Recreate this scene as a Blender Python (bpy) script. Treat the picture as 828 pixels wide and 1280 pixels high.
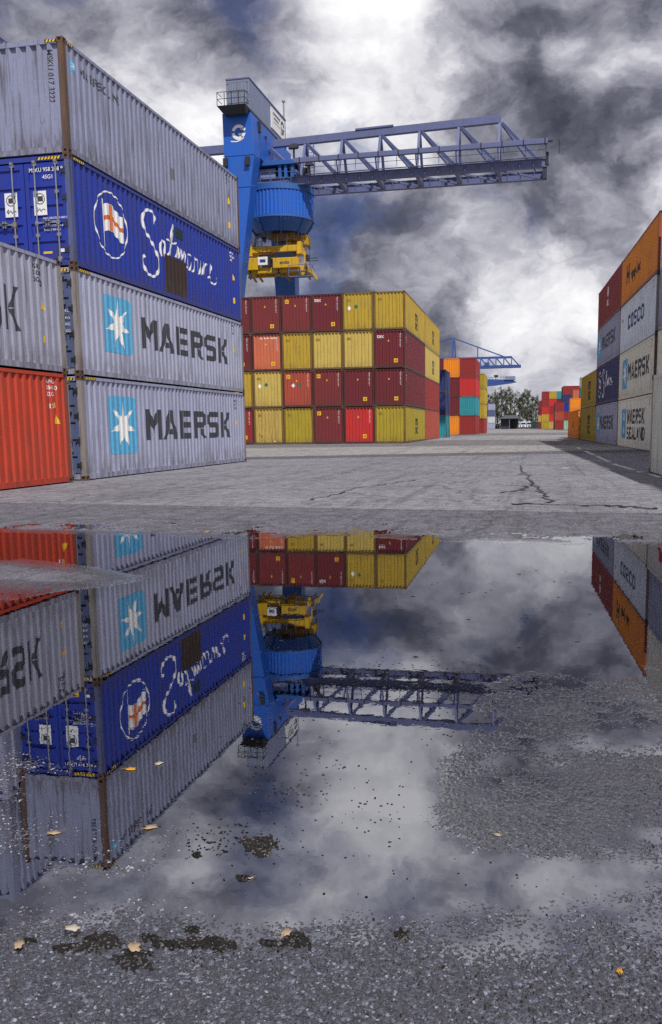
import bpy, math, random
import numpy as np
from mathutils import Matrix, Vector, geometry
random.seed(7); rng = np.random.default_rng(7)
for o in list(bpy.data.objects): bpy.data.objects.remove(o)
scene = bpy.context.scene
COL = scene.collection
R = math.radians

# ---------------------------------------------------------------- camera
CAM_H = 1.21641
FOC, CX, CY = 1105.79, 444.12, 692.96            # pixels of the 828 x 1280 photograph
PIT, ROL, YAW = 0.14185, 0.01264, 0.21243
_fw = np.array([-math.sin(YAW)*math.cos(PIT), math.cos(YAW)*math.cos(PIT), -math.sin(PIT)])
_r = np.array([math.cos(YAW), math.sin(YAW), 0.0]); _u = np.cross(_r, _fw)
_R = math.cos(ROL)*_r - math.sin(ROL)*_u; _U = math.sin(ROL)*_r + math.cos(ROL)*_u
cam_d = bpy.data.cameras.new('camera'); cam = bpy.data.objects.new('camera', cam_d); COL.objects.link(cam)
cam_d.sensor_fit = 'HORIZONTAL'; cam_d.sensor_width = 36.0; cam_d.lens = FOC/828*36
cam_d.shift_x = -(CX-414)/828; cam_d.shift_y = (CY-640)/828
cam_d.clip_start = 0.05; cam_d.clip_end = 9000
m4 = Matrix.Identity(4)
for i in range(3):
    m4[i][0] = _R[i]; m4[i][1] = _U[i]; m4[i][2] = -_fw[i]
m4[2][3] = CAM_H
cam.matrix_world = m4
scene.camera = cam
def ray(x, y): return _fw + _R*(x-CX)/FOC - _U*(y-CY)/FOC
def on_ground(x, y, z=0.0):
    d = ray(x, y); t = (z-CAM_H)/d[2]; return np.array([d[0]*t, d[1]*t, z])
def at_y(x, y, Y):
    d = ray(x, y); t = Y/d[1]; return np.array([d[0]*t, Y, CAM_H+d[2]*t])

# ---------------------------------------------------------------- node helper
class NT:
    def __init__(self, tree): self.t = tree; self.n = tree.nodes; self.l = tree.links; self.n.clear()
    def add(self, typ, ins=None, **kw):
        nd = self.n.new(typ)
        for k, v in kw.items(): setattr(nd, k, v)
        for k, v in (ins or {}).items(): self.set(nd, k, v)
        return nd
    def set(self, nd, k, v):
        s = nd.inputs[k]
        if isinstance(v, bpy.types.NodeSocket): self.l.new(v, s)
        elif isinstance(v, bpy.types.Node): self.l.new(v.outputs[0], s)
        else: s.default_value = v
    def math(self, op, a, b=None, c=None, clamp=False):
        nd = self.n.new('ShaderNodeMath'); nd.operation = op; nd.use_clamp = clamp
        for i, v in enumerate((a, b, c)):
            if v is not None: self.set(nd, i, v)
        return nd.outputs[0]
    def vmath(self, op, a, b=None):
        nd = self.n.new('ShaderNodeVectorMath'); nd.operation = op
        self.set(nd, 0, a)
        if b is not None: self.set(nd, 1, b)
        return nd.outputs['Value'] if op in ('DOT_PRODUCT', 'LENGTH') else nd.outputs[0]
    def mix(self, fac, a, b, blend='MIX'):
        nd = self.n.new('ShaderNodeMix'); nd.data_type = 'RGBA'; nd.blend_type = blend
        self.set(nd, 0, fac)
        for k, v in ((6, a), (7, b)):
            if isinstance(v, tuple) and len(v) == 3: v = (*v, 1)
            self.set(nd, k, v)
        return nd.outputs[2]
    def noise(self, vec, scale, detail=4, rough=.55, dist=0.0, out=0):
        nd = self.add('ShaderNodeTexNoise', {'Scale': scale, 'Detail': detail, 'Roughness': rough, 'Distortion': dist})
        if vec is not None: self.set(nd, 'Vector', vec)
        return nd.outputs[out]
    def step(self, v, lo, hi):
        nd = self.n.new('ShaderNodeMapRange'); nd.interpolation_type = 'SMOOTHSTEP'
        self.set(nd, 0, v); self.set(nd, 1, lo); self.set(nd, 2, hi); return nd.outputs[0]
    def ramp(self, v, pts):
        nd = self.n.new('ShaderNodeValToRGB'); cr = nd.color_ramp
        while len(cr.elements) < len(pts): cr.elements.new(.5)
        for e, (p, c) in zip(cr.elements, pts): e.position = p; e.color = (*c, 1)
        self.set(nd, 0, v); return nd.outputs[0]
    def mapping(self, vec, scale=(1, 1, 1), loc=(0, 0, 0), rot=(0, 0, 0)):
        return self.add('ShaderNodeMapping', {'Vector': vec, 'Scale': scale, 'Location': loc, 'Rotation': rot}).outputs[0]

# ---------------------------------------------------------------- world
SUN_EL = R(53.0)
SUN_H = np.array([4.1, -6.8]); SUN_H = SUN_H/np.linalg.norm(SUN_H)   # horizontal direction towards the sun
world = bpy.data.worlds.new('World'); scene.world = world; world.use_nodes = True
world.cycles.sampling_method = 'MANUAL'; world.cycles.sample_map_resolution = 256
W = NT(world.node_tree)
gen = W.add('ShaderNodeTexCoord').outputs['Generated']
sky = W.add('ShaderNodeTexSky', sky_type='NISHITA', sun_disc=False, sun_elevation=SUN_EL,
            sun_rotation=math.atan2(SUN_H[0], SUN_H[1]), altitude=50, air_density=1.0, dust_density=1.2, ozone_density=2.0)
sep = W.add('ShaderNodeSeparateXYZ', {0: gen})
cvec = W.mapping(gen, (1.0, 1.0, 1.45))
wn = W.vmath('SUBTRACT', W.add('ShaderNodeTexNoise', {'Vector': cvec, 'Scale': 5.0, 'Detail': 6, 'Roughness': .6}).outputs['Color'], (.5, .5, .5))
warp = W.vmath('ADD', cvec, W.vmath('MULTIPLY', wn, (.16, .16, .16)))
def heap(off):                                  # heaped cumulus: soft cells over fractal noise
    v = W.vmath('ADD', warp, off)
    f = W.noise(v, 3.3, 11, .58)
    vo = W.add('ShaderNodeTexVoronoi', {'Vector': v, 'Scale': 5.2, 'Detail': 2.5, 'Roughness': .5}, feature='F1', normalize=True).outputs['Distance']
    return W.math('SUBTRACT', W.math('MULTIPLY', f, 1.05), W.math('MULTIPLY', vo, .50))
n1 = heap((0.3, 1.1, .4)); lit = heap((.345, 1.09, .435))      # the same cloud, and a step towards the light
n2 = W.noise(W.mapping(cvec, (1, 1, 1), (7.3, 2.1, 1.9)), 2.2, 6, .5)
n3 = W.noise(W.mapping(warp, (1, 1, 1), (1.3, 5.1, 4.4)), 4.2, 9, .58)
acc = W.math('ADD', n1, W.math('MULTIPLY', n2, 0.50))
acc = W.math('ADD', acc, W.math('MULTIPLY', W.math('SUBTRACT', n1, lit), .95))
acc = W.math('ADD', acc, -0.125)
def blob(px, py, rad, w):
    d = ray(px, py); d = d/np.linalg.norm(d); k = 2.0/(rad/FOC)**2
    return W.math('MULTIPLY', W.math('EXPONENT', W.math('MULTIPLY', W.math('SUBTRACT', W.vmath('DOT_PRODUCT', gen, tuple(d)), 1.0), k)), w)
# the big cloud masses of that day: bright cumulus heads and dark bellies
for b in [(120, 110, 90, .04), (230, 90, 60, -.06), (470, 50, 75, .14), (430, 165, 60, .06), (600, 345, 75, .12), (690, 370, 70, .12),
          (320, 45, 75, -.20), (500, 115, 50, -.09), (720, 30, 110, -.08), (800, 190, 130, -.09), (650, 240, 60, -.04), (560, 190, 90, .07), (470, 30, 90, .05), (440, 290, 70, -.04),
          (470, 370, 70, -.06), (600, 450, 75, -.03), (640, 505, 70, .10), (450, -70, 100, .08), (200, 10, 60, -.08), (20, 30, 60, -.06),
          (290, -90, 70, -.12), (150, -110, 90, .08), (620, -80, 120, .06)]:
    acc = W.math('ADD', acc, blob(*b))
acc = W.math('ADD', W.math('MULTIPLY', W.math('SUBTRACT', acc, .5), 1.32), .475)
cloud = W.ramp(acc, [(.08, (.055, .059, .085)), (.26, (.125, .128, .168)), (.40, (.265, .265, .32)), (.54, (.44, .438, .495)), (.68, (.69, .685, .725)), (.92, (.95, .945, .955))])
blue_m = W.step(W.math('ADD', n3, W.math('ADD', blob(320, 35, 80, .20), W.math('ADD', blob(490, 215, 50, .09), blob(700, 250, 70, .06)))), .52, .64)
skyc = W.vmath('MULTIPLY', sky.outputs[0], (.024, .032, .062))
col = W.mix(W.math('MULTIPLY', blue_m, .42), cloud, skyc)
hz = W.step(sep.outputs[2], .10, 0.0)
col = W.mix(W.math('MULTIPLY', hz, .35), col, (.62, .62, .68))
below = W.math('LESS_THAN', sep.outputs[2], -0.002)
col = W.mix(below, col, (.10, .10, .11))
bg = W.add('ShaderNodeBackground', {'Color': col, 'Strength': 1.0})
W.l.new(bg.outputs[0], W.add('ShaderNodeOutputWorld').inputs[0])
# ---------------------------------------------------------------- sun
sun_d = bpy.data.lights.new('sun', 'SUN'); sun_d.energy = 3.7; sun_d.angle = R(1.0); sun_d.color = (1.0, .96, .91)
sun = bpy.data.objects.new('sun', sun_d); COL.objects.link(sun)
to_sun = Vector((SUN_H[0]*math.cos(SUN_EL), SUN_H[1]*math.cos(SUN_EL), math.sin(SUN_EL)))
sun.rotation_euler = to_sun.to_track_quat('Z', 'Y').to_euler(); sun.location = (30, -30, 60)
# ---------------------------------------------------------------- exposure
vs = scene.view_settings
vs.view_transform = 'Standard'; vs.look = 'None'; vs.gamma = 1.0; vs.use_curve_mapping = False; vs.exposure = 0.12
scene.cycles.use_denoising = False
scene.cycles.max_bounces = 8; scene.cycles.transparent_max_bounces = 8

# ---------------------------------------------------------------- objects and tags
def tag(o, label=None, cat=None, group=None, kind=None):
    if label: o['label'] = label
    if cat: o['category'] = cat
    if group: o['group'] = group
    if kind: o['kind'] = kind
    return o
def empty(name, loc=(0, 0, 0), rz=0.0):
    o = bpy.data.objects.new(name, None); COL.objects.link(o); o.location = loc; o.rotation_euler = (0, 0, rz)
    o.empty_display_size = .3
    return o
def link(name, mesh, mat, parent=None, loc=(0, 0, 0), rot=(0, 0, 0)):
    """object from (possibly shared) mesh; the material sits on the object so that alike pieces can share a mesh"""
    o = bpy.data.objects.new(name, mesh); COL.objects.link(o)
    if not mesh.materials: mesh.materials.append(None)
    if mat is not None:
        o.material_slots[0].link = 'OBJECT'; o.material_slots[0].material = mat
    o.parent = parent; o.location = loc; o.rotation_euler = rot
    return o
def copy_tree(o, parent=None):
    c = o.copy(); COL.objects.link(c); c.parent = parent
    for ch in list(o.children): copy_tree(ch, c)
    return c

class MB:
    def __init__(self): self.v = []; self.f = []
    def poly(self, pts): n = len(self.v); self.v += [tuple(p) for p in pts]; self.f.append(tuple(range(n, n+len(pts)))); return self
    def box(self, x0, x1, y0, y1, z0, z1):
        n = len(self.v)
        self.v += [(x, y, z) for z in (z0, z1) for x, y in ((x0, y0), (x1, y0), (x1, y1), (x0, y1))]
        self.f += [tuple(n+i for i in q) for q in ((0, 3, 2, 1), (4, 5, 6, 7), (0, 1, 5, 4), (1, 2, 6, 5), (2, 3, 7, 6), (3, 0, 4, 7))]
        return self
    def hull8(self, lo, hi):
        n = len(self.v); self.v += [tuple(p) for p in lo] + [tuple(p) for p in hi]; k = len(lo)
        self.f.append(tuple(n+i for i in reversed(range(k)))); self.f.append(tuple(n+k+i for i in range(k)))
        for i in range(k): j = (i+1) % k; self.f.append((n+i, n+j, n+k+j, n+k+i))
        return self
    def bar(self, p, q, w, h=None, up=(0, 0, 1)):
        h = h or w; p = Vector(p); q = Vector(q); d = (q-p).normalized(); u = Vector(up)
        if abs(d.dot(u)) > .98: u = Vector((0, 1, 0))
        s = d.cross(u).normalized(); u = s.cross(d)
        c = [(-w/2, -h/2), (w/2, -h/2), (w/2, h/2), (-w/2, h/2)]
        return self.hull8([p+s*a+u*b for a, b in c], [q+s*a+u*b for a, b in c])
    def tube(self, p, q, r, n=8, r2=None):
        p = Vector(p); q = Vector(q); d = (q-p).normalized(); u = Vector((0, 0, 1)) if abs(d.z) < .95 else Vector((0, 1, 0))
        s = d.cross(u).normalized(); u = s.cross(d); r2 = r if r2 is None else r2
        a = [(math.cos(2*math.pi*i/n), math.sin(2*math.pi*i/n)) for i in range(n)]
        return self.hull8([p+(s*c+u*t)*r for c, t in a], [q+(s*c+u*t)*r2 for c, t in a])
    def mesh(self, name='m'):
        m = bpy.data.meshes.new(name); m.from_pydata(self.v, [], self.f); m.update(); return m
    def build(self, name, mat, parent=None, smooth=False, bevel=0.0):
        m = self.mesh(name)
        if smooth:
            for p in m.polygons: p.use_smooth = True
        o = link(name, m, mat, parent)
        if bevel:
            b = o.modifiers.new('bevel', 'BEVEL'); b.width = bevel; b.segments = 2; b.limit_method = 'ANGLE'
        return o

# ---------------------------------------------------------------- materials
MATS = {}
def newmat(name):
    m = bpy.data.materials.new(name); m.use_nodes = True
    t = NT(m.node_tree); b = t.add('ShaderNodeBsdfPrincipled'); o = t.add('ShaderNodeOutputMaterial'); t.l.new(b.outputs[0], o.inputs[0])
    return m, t, b
def paint(name, rgb, dirt=.5, rust=.5, rough=.5, streak=1.0, fade=.14):
    """container / steel paint: sun-fade, vertical dirt streaks, rust blooms, slight dents"""
    if name in MATS: return MATS[name]
    m, t, b = newmat(name)
    oc = t.add('ShaderNodeTexCoord').outputs['Object']
    rnd = t.add('ShaderNodeObjectInfo').outputs['Random']
    off = t.add('ShaderNodeCombineXYZ', {0: t.math('MULTIPLY', rnd, 37.0), 1: t.math('MULTIPLY', rnd, 91.0), 2: t.math('MULTIPLY', rnd, 13.0)}).outputs[0]
    v = t.vmath('ADD', oc, off)
    big = t.noise(v, .9, 4, .6)
    c = t.mix(t.step(big, .35, .72), (*rgb,), tuple(min(1, x*(1-fade)+.45*fade*sum(rgb)/3) for x in rgb))
    fine = t.noise(v, 14, 5, .7)
    c = t.mix(t.math('MULTIPLY', t.step(fine, .45, .75), .25*dirt), c, tuple(x*.45 for x in rgb))
    st = t.noise(t.mapping(v, (5.5, 5.5, .35)), 1.6, 6, .65)
    c = t.mix(t.math('MULTIPLY', t.step(st, .50, .70), .70*dirt*streak), c, (.055, .045, .04))
    st2 = t.noise(t.mapping(v, (17, 17, .8)), 1.5, 5, .7)
    c = t.mix(t.math('MULTIPLY', t.step(st2, .52, .68), .38*dirt*streak), c, tuple(x*.30 for x in rgb))
    zl = t.add('ShaderNodeSeparateXYZ', {0: oc}).outputs[2]
    low = t.math('MULTIPLY', t.step(zl, .75, .12), t.step(t.noise(t.mapping(v, (6, 6, 1.2)), 1.3, 6, .7), .40, .62))
    c = t.mix(t.math('MULTIPLY', low, .65*dirt), c, (.075, .055, .045))
    rs = t.noise(t.mapping(v, (1, 1, .45)), 4.2, 8, .72)
    rm = t.step(rs, .675-.065*rust, .72-.045*rust)
    rcol = t.mix(fine, (.10, .035, .014), (.26, .11, .04))
    c = t.mix(t.math('MULTIPLY', rm, min(1.0, .9*rust+.1) if rust > 0 else 0.0), c, rcol)
    t.set(b, 'Base Color', c)
    t.set(b, 'Roughness', t.math('ADD', t.math('MULTIPLY', fine, .25), rough-.1))
    t.set(b, 'Specular IOR Level', .4)
    bp = t.add('ShaderNodeBump', {'Strength': .25, 'Distance': .02, 'Height': t.math('ADD', t.math('MULTIPLY', t.noise(v, 2.2, 3, .5), .8), t.math('MULTIPLY', fine, .12))})
    t.set(b, 'Normal', bp)
    MATS[name] = m; return m
def plain(name, rgb, rough=.6, metal=0.0, var=.3, scale=6.0):
    if name in MATS: return MATS[name]
    m, t, b = newmat(name)
    oc = t.add('ShaderNodeTexCoord').outputs['Object']
    n = t.noise(oc, scale, 6, .65)
    t.set(b, 'Base Color', t.mix(n, tuple(x*(1-var) for x in rgb), tuple(min(1, x*(1+var)) for x in rgb)))
    t.set(b, 'Roughness', rough); t.set(b, 'Metallic', metal)
    MATS[name] = m; return m

GREY = paint('paint_pale_grey', (.37, .39, .54), .8, .22, .5)
GREY2 = paint('paint_light_grey', (.40, .42, .56), .7, .12, .5)
TOPGREY = paint('paint_weathered_grey', (.27, .29, .42), 1.0, .55, .55)
BLUE = paint('paint_royal_blue', (.018, .042, .34), .6, .25, .42)
DOORBLUE = paint('paint_slate_blue', (.10, .13, .26), .5, .2, .5)
RED = paint('paint_signal_red', (.56, .060, .028), .55, .35, .5)
MAROON = paint('paint_maroon', (.17, .022, .032), .5, .25, .5)
MAROON2 = paint('paint_brown_maroon', (.21, .032, .036), .7, .45, .5)
DKRED = paint('paint_dark_red', (.30, .030, .028), .5, .3, .5)
BRRED = paint('paint_bright_red', (.55, .030, .030), .35, .15, .5)
ORRED = paint('paint_brick_red', (.42, .075, .045), .6, .35, .5)
SALMON = paint('paint_salmon', (.60, .155, .075), .5, .2, .55)
YELLOW = paint('paint_yellow', (.50, .34, .035), .6, .4, .5)
YELLOW2 = paint('paint_pale_yellow', (.58, .43, .10), .55, .4, .55)
YRUST = paint('paint_rusty_yellow', (.52, .37, .09), .8, 1.0, .55)
OLIVE = paint('paint_olive_yellow', (.42, .32, .025), .7, .45, .5)
ORANGE = paint('paint_orange', (.85, .27, .010), .5, .35, .5)
CREAM = paint('paint_cream', (.86, .83, .72), .45, .3, .55)
WHITEGREY = paint('paint_white_grey', (.62, .64, .68), .4, .2, .55)
COOLGREY = paint('paint_cool_grey', (.72, .78, .86), .5, .25, .55)
NAVY = paint('paint_navy', (.030, .045, .16), .4, .2, .5)
TEAL = paint('paint_teal', (.03, .28, .33), .45, .3, .5)
PALETEAL = paint('paint_pale_teal', (.16, .40, .38), .5, .3, .5)
PALEGREEN = paint('paint_pale_green', (.30, .50, .38), .5, .2, .5)
STONE = paint('paint_stone_grey', (.70, .70, .63), .6, .4, .55)
CRANE_BLUE = paint('paint_crane_blue', (.016, .12, .56), .5, .12, .38, .6)
CRANE_BLUE2 = paint('paint_crane_blue_pale', (.03, .12, .40), .4, .12, .42, .6)
CRANE_GREY = paint('paint_crane_grey', (.125, .15, .30), .6, .2, .5, .6)
CRANE_YEL = paint('paint_spreader_yellow', (.66, .40, .01), .75, .3, .45)
HOUSE_GREY = paint('paint_house_grey', (.22, .26, .39), .5, .15, .5)
RUSTY = paint('rusty_steel', (.15, .085, .055), 1.0, 1.0, .7)
POST = paint('worn_post_paint', (.30, .27, .26), 1.0, .95, .65)
STEEL = plain('galvanised_steel', (.34, .35, .38), .4, .6)
DARK = plain('dark_steel', (.035, .036, .045), .5, .3)
BLACK = plain('black_paint', (.018, .018, .024), .55)
WHITE = plain('white_paint', (.80, .80, .80), .5, 0, .12)
SKYBLUE = plain('sky_blue_paint', (.10, .38, .62), .5, 0, .2)
YEL_STICK = plain('yellow_sticker', (.80, .50, .02), .5, 0, .1)
ORG_STICK = plain('orange_print', (.62, .14, .03), .5, 0, .15)
DKBLUE = plain('dark_blue_paint', (.02, .05, .16), .5)
GREENP = plain('green_sticker', (.02, .16, .10), .5)
REDP = plain('red_print', (.60, .02, .03), .5)
GLASS = plain('dark_glass', (.02, .03, .045), .08, 0, .1)
CHARCOAL = plain('charcoal_paint', (.045, .047, .060), .6)

# ---------------------------------------------------------------- lettering: 2-D polygons (u right, v up)
def tri_polys(polys):
    out = []
    for pl in polys:
        vs3 = [Vector((p[0], p[1], 0)) for p in pl]
        for t in geometry.tessellate_polygon([vs3]): out.append([(vs3[i].x, vs3[i].y) for i in t])
    return out
def text_tris(s, height, bold=0.0, sx=1.0):
    cu = bpy.data.curves.new('t', 'FONT'); cu.body = s; cu.size = 1.0; cu.offset = bold; cu.resolution_u = 3
    ob = bpy.data.objects.new('t', cu); COL.objects.link(ob)
    dg = bpy.context.evaluated_depsgraph_get(); dg.update()
    me = bpy.data.meshes.new_from_object(ob.evaluated_get(dg))
    co = [(v.co.x, v.co.y) for v in me.vertices]; me.calc_loop_triangles()
    tr = [[co[i] for i in t.vertices] for t in me.loop_triangles]
    bpy.data.objects.remove(ob); bpy.data.curves.remove(cu); bpy.data.meshes.remove(me)
    if not tr: return [], 0
    xs = [p[0] for t in tr for p in t]; k = height/0.73
    x0 = min(xs)
    return [[((p[0]-x0)*k*sx, p[1]*k) for p in t] for t in tr], (max(xs)-x0)*k*sx
def place(tris, u, v, su=1.0, sv=1.0, rot=0.0):
    c, s = math.cos(rot), math.sin(rot)
    return [[(u+su*(a*c-b*s), v+sv*(a*s+b*c)) for a, b in t] for t in tris]
def scale_polys(polys, u, v, su, sv): return [[(u+a*su, v+b*sv) for a, b in p] for p in polys]
t_ = .23
GL = {  # block capitals with stencil cuts, unit box
 'M': [[(0, 0), (t_, 0), (t_, .58), (.25, .58), (.25, 1), (0, 1)], [(.27, 1), (.27, .60), (.50, .22), (.73, .60), (.73, 1), (.50, .60)], [(1, 0), (1, 1), (.75, 1), (.75, .58), (.77, .58), (.77, 0)]],
 'A': [[(0, 0), (.24, 0), (.47, .62), (.47, 1), (.36, 1)], [(.53, 1), (.53, .62), (.76, 0), (1, 0), (.64, 1)], [(.33, .17), (.67, .17), (.60, .35), (.40, .35)]],
 'E': [[(0, 0), (.24, 0), (.24, 1), (0, 1)], [(.28, 0), (.92, 0), (.92, .21), (.28, .21)], [(.28, .40), (.84, .40), (.84, .60), (.28, .60)], [(.28, .79), (.92, .79), (.92, 1), (.28, 1)]],
 'R': [[(0, 0), (.24, 0), (.24, 1), (0, 1)], [(.28, .79), (.70, .79), (.70, .60), (.28, .60), (.28, .39), (.80, .39), (.95, .52), (.95, .88), (.82, 1), (.28, 1)], [(.45, .36), (.70, .36), (.98, 0), (.70, 0)]],
 'S': [[(.06, 0), (.80, 0), (.97, .14), (.97, .46), (.82, .60), (.26, .60), (.24, .62), (.24, .78), (.27, .80), (.92, .80), (.92, 1), (.16, 1), (0, .86), (0, .54), (.14, .40), (.70, .40), (.73, .38), (.73, .22), (.70, .20), (.06, .20)]],
 'K': [[(0, 0), (.24, 0), (.24, 1), (0, 1)], [(.30, .50), (.68, 1), (.98, 1), (.60, .52)], [(.30, .47), (.60, .49), (1, 0), (.70, 0)]],
 'L': [[(0, 0), (.24, 0), (.24, 1), (0, 1)], [(.28, 0), (.90, 0), (.90, .21), (.28, .21)]],
 'N': [[(0, 0), (.22, 0), (.22, 1), (0, 1)], [(.24, 1), (.24, .62), (.76, 0), (.76, .38)], [(.78, 0), (1, 0), (1, 1), (.78, 1)]],
 'D': [[(0, 0), (.24, 0), (.24, 1), (0, 1)], [(.28, 0), (.75, 0), (.98, .2), (.98, .8), (.75, 1), (.28, 1), (.28, .79), (.66, .79), (.73, .70), (.73, .30), (.66, .21), (.28, .21)]],
 'I': [[(.3, 0), (.6, 0), (.6, 1), (.3, 1)]],
 'C': [[(.98, .30), (.98, .18), (.80, 0), (.20, 0), (0, .18), (0, .82), (.20, 1), (.80, 1), (.98, .82), (.98, .70), (.70, .70), (.70, .78), (.30, .78), (.30, .22), (.70, .22), (.70, .30)]],
 'O': [[(.48, 0), (.20, 0), (0, .18), (0, .82), (.20, 1), (.48, 1), (.48, .78), (.30, .78), (.30, .22), (.48, .22)], [(.52, 0), (.52, .22), (.70, .22), (.70, .78), (.52, .78), (.52, 1), (.80, 1), (1, .82), (1, .18), (.80, 0)]],
 ' ': [],
}
def word(s, u, v, w, h, gap=.16):
    n = len(s); lw = w/(n+gap*(n-1)); out = []
    for i, ch in enumerate(s): out += scale_polys(GL[ch], u+i*lw*(1+gap), v, lw, h)
    return tri_polys(out)
def star7(cu, cv, r, ri=.40):
    pts = []
    for i in range(14):
        a = math.pi/2 + i*math.pi/7; rr = r if i % 2 == 0 else r*ri
        pts.append((cu+rr*math.cos(a), cv+rr*math.sin(a)))
    return [[(cu, cv), pts[i], pts[(i+1) % 14]] for i in range(14)]
def rrect(u0, v0, u1, v1, r=.12, n=4):
    pts = []
    for cx, cy, a0 in ((u1-r, v1-r, 0), (u0+r, v1-r, 90), (u0+r, v0+r, 180), (u1-r, v0+r, 270)):
        for i in range(n+1): a = R(a0+90*i/n); pts.append((cx+r*math.cos(a), cy+r*math.sin(a)))
    return tri_polys([pts])
def rect(u0, v0, u1, v1): return [[(u0, v0), (u1, v0), (u1, v1)], [(u0, v0), (u1, v1), (u0, v1)]]
def catmull(pts, n=6, closed=False):
    P = [np.array(p, float) for p in pts]; out = []; k = len(P)
    for i in range(k if closed else k-1):
        a, b, c, d = (P[(i+j) % k] if closed else P[min(max(i+j, 0), k-1)] for j in (-1, 0, 1, 2))
        for s in range(n):
            t = s/n; out.append(.5*((2*b)+(-a+c)*t+(2*a-5*b+4*c-d)*t*t+(-a+3*b-3*c+d)*t**3))
    if not closed: out.append(P[-1])
    return out
def ribbon(pts, w0, w1=None, closed=False, n=6, pen=0.0):
    q = catmull(pts, n, closed); k = len(q); L_ = []; w1 = w1 or w0
    for i in range(k):
        a = q[(i-1) % k] if closed else q[max(i-1, 0)]; b = q[(i+1) % k] if closed else q[min(i+1, k-1)]
        d = b-a; d = d/(np.linalg.norm(d)+1e-9); nrm = np.array([-d[1], d[0]])
        w = w0 + (w1-w0)*abs(d[1])          # thicker on the down strokes
        L_.append((q[i]+nrm*w/2, q[i]-nrm*w/2))
    out = []
    for i in range(k if closed else k-1):
        (a, b), (c, d) = L_[i], L_[(i+1) % k]
        out += [[tuple(b), tuple(d), tuple(c)], [tuple(b), tuple(c), tuple(a)]]
    return out

# ---------------------------------------------------------------- freight containers
CW = 2.438
class Corr:
    """corrugated profile along u in [a, b]: recess 0 .. depth"""
    def __init__(self, a, b, pitch, depth):
        self.n = max(1, round((b-a)/pitch)); self.a, self.b, self.d = a, b, depth; p = (b-a)/self.n; self.br = []
        for i in range(self.n):
            for f, r in ((0, 0), (.30, 0), (.46, 1), (.84, 1)): self.br.append((a+(i+f)*p, r*depth))
        self.br.append((b, 0)); self.u = [x for x, _ in self.br]; self.r = [y for _, y in self.br]
    def rec(self, u): return float(np.interp(u, self.u, self.r))
def side_corr(L): return Corr(-L/2+.17, L/2-.17, .278, .038)
def end_corr(): return Corr(-CW/2+.14, CW/2-.14, .27, .062)
OUT = .014          # panels sit a little behind the corner castings
CACHE = {}
def cached(key, fn):
    if key not in CACHE: CACHE[key] = fn()
    return CACHE[key]
def corr_mesh(c, z0, z1, place3):
    m = MB(); n = len(c.u)
    for u, r in zip(c.u, c.r): m.v += [place3(u, r, z0), place3(u, r, z1)]
    for i in range(n-1): m.f.append((2*i, 2*i+2, 2*i+3, 2*i+1))
    return m.mesh('panel')
def side_pl(s): return lambda u, r, z: (s*(CW/2-OUT-r), s*u, z)          # s=+1: faces +X (u = +Y); s=-1: faces -X (u = -Y)
def end_pl(s, L): return lambda u, r, z: (-s*u, s*(L/2-OUT-r), z)        # s=-1: faces -Y (u = +X)
def casting_mesh(sx, sy):
    m = MB(); x0, y0 = 0, 0; w, d, h = .162, .178, .118
    # box with an oval-like recess on the two outer faces
    X = (0, -sx*w); Y = (0, -sy*d)
    def ringed(face):  # outer quad + inner inset
        o = [np.array(p, float) for p in face]; c = sum(o)/4; n = np.cross(o[1]-o[0], o[2]-o[0]); n = n/np.linalg.norm(n)
        inn = [c+(p-c)*np.array([.5, .5, .62]) for p in o]; dp = [p-n*.03 for p in inn]
        b = len(m.v); m.v += [tuple(p) for p in o+inn+dp]
        for i in range(4):
            j = (i+1) % 4; m.f.append((b+i, b+j, b+4+j, b+4+i)); m.f.append((b+4+i, b+4+j, b+8+j, b+8+i))
        m.f.append((b+8, b+9, b+10, b+11))
    def q(a, b_, c, d_, flip):
        f = [a, b_, c, d_]; return f[::-1] if flip else f
    fx = [(0, 0, 0), (0, Y[1], 0), (0, Y[1], h), (0, 0, h)]
    ringed(fx if (sx*sy < 0) else fx[::-1])
    fy = [(0, 0, 0), (X[1], 0, 0), (X[1], 0, h), (0, 0, h)]
    ringed(fy if (sx*sy > 0) else fy[::-1])
    m.poly([(X[1], 0, 0), (X[1], Y[1], 0), (X[1], Y[1], h), (X[1], 0, h)]); m.poly([(0, Y[1], 0), (X[1], Y[1], 0), (X[1], Y[1], h), (0, Y[1], h)])
    m.poly([(0, 0, h), (X[1], 0, h), (X[1], Y[1], h), (0, Y[1], h)]); m.poly([(0, 0, 0), (X[1], 0, 0), (X[1], Y[1], 0), (0, Y[1], 0)])
    return m.mesh('casting')
def door_leaf_mesh(s, L, H):
    """door leaf on the -Y end, s=-1 left / +1 right (seen from outside), with pressed horizontal recesses"""
    m = MB(); xa, xb = (s*.012, s*(CW/2-.125)); x0, x1 = min(xa, xb), max(xa, xb)
    z0, z1 = .185, H-.165; y = -L/2+.03; rec = .032
    m.box(x0, x1, y+rec, y+rec+.02, z0, z1)
    nb = 5; ft = .13; rh = (z1-z0-ft)/nb
    m.box(x0, x0+.10, y, y+rec-.001, z0, z1); m.box(x1-.10, x1, y, y+rec-.001, z0, z1)
    for i in range(nb+1): m.box(x0+.101, x1-.101, y, y+rec-.001, z0+i*rh, z0+i*rh+ft)
    return m.mesh('door')
def rod_mesh(x, L, H):
    m = MB(); y = -L/2-.012; m.tube((x, y, .15), (x, y, H-.13), .019, 8)
    for z in (.20, .75, H-.85, H-.20): m.box(x-.05, x+.05, y-.004, y+.042, z-.035, z+.035)
    for z in (.13, H-.15): m.box(x-.035, x+.035, y-.03, y+.03, z-.03, z+.03)
    return m.mesh('rod')
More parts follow.
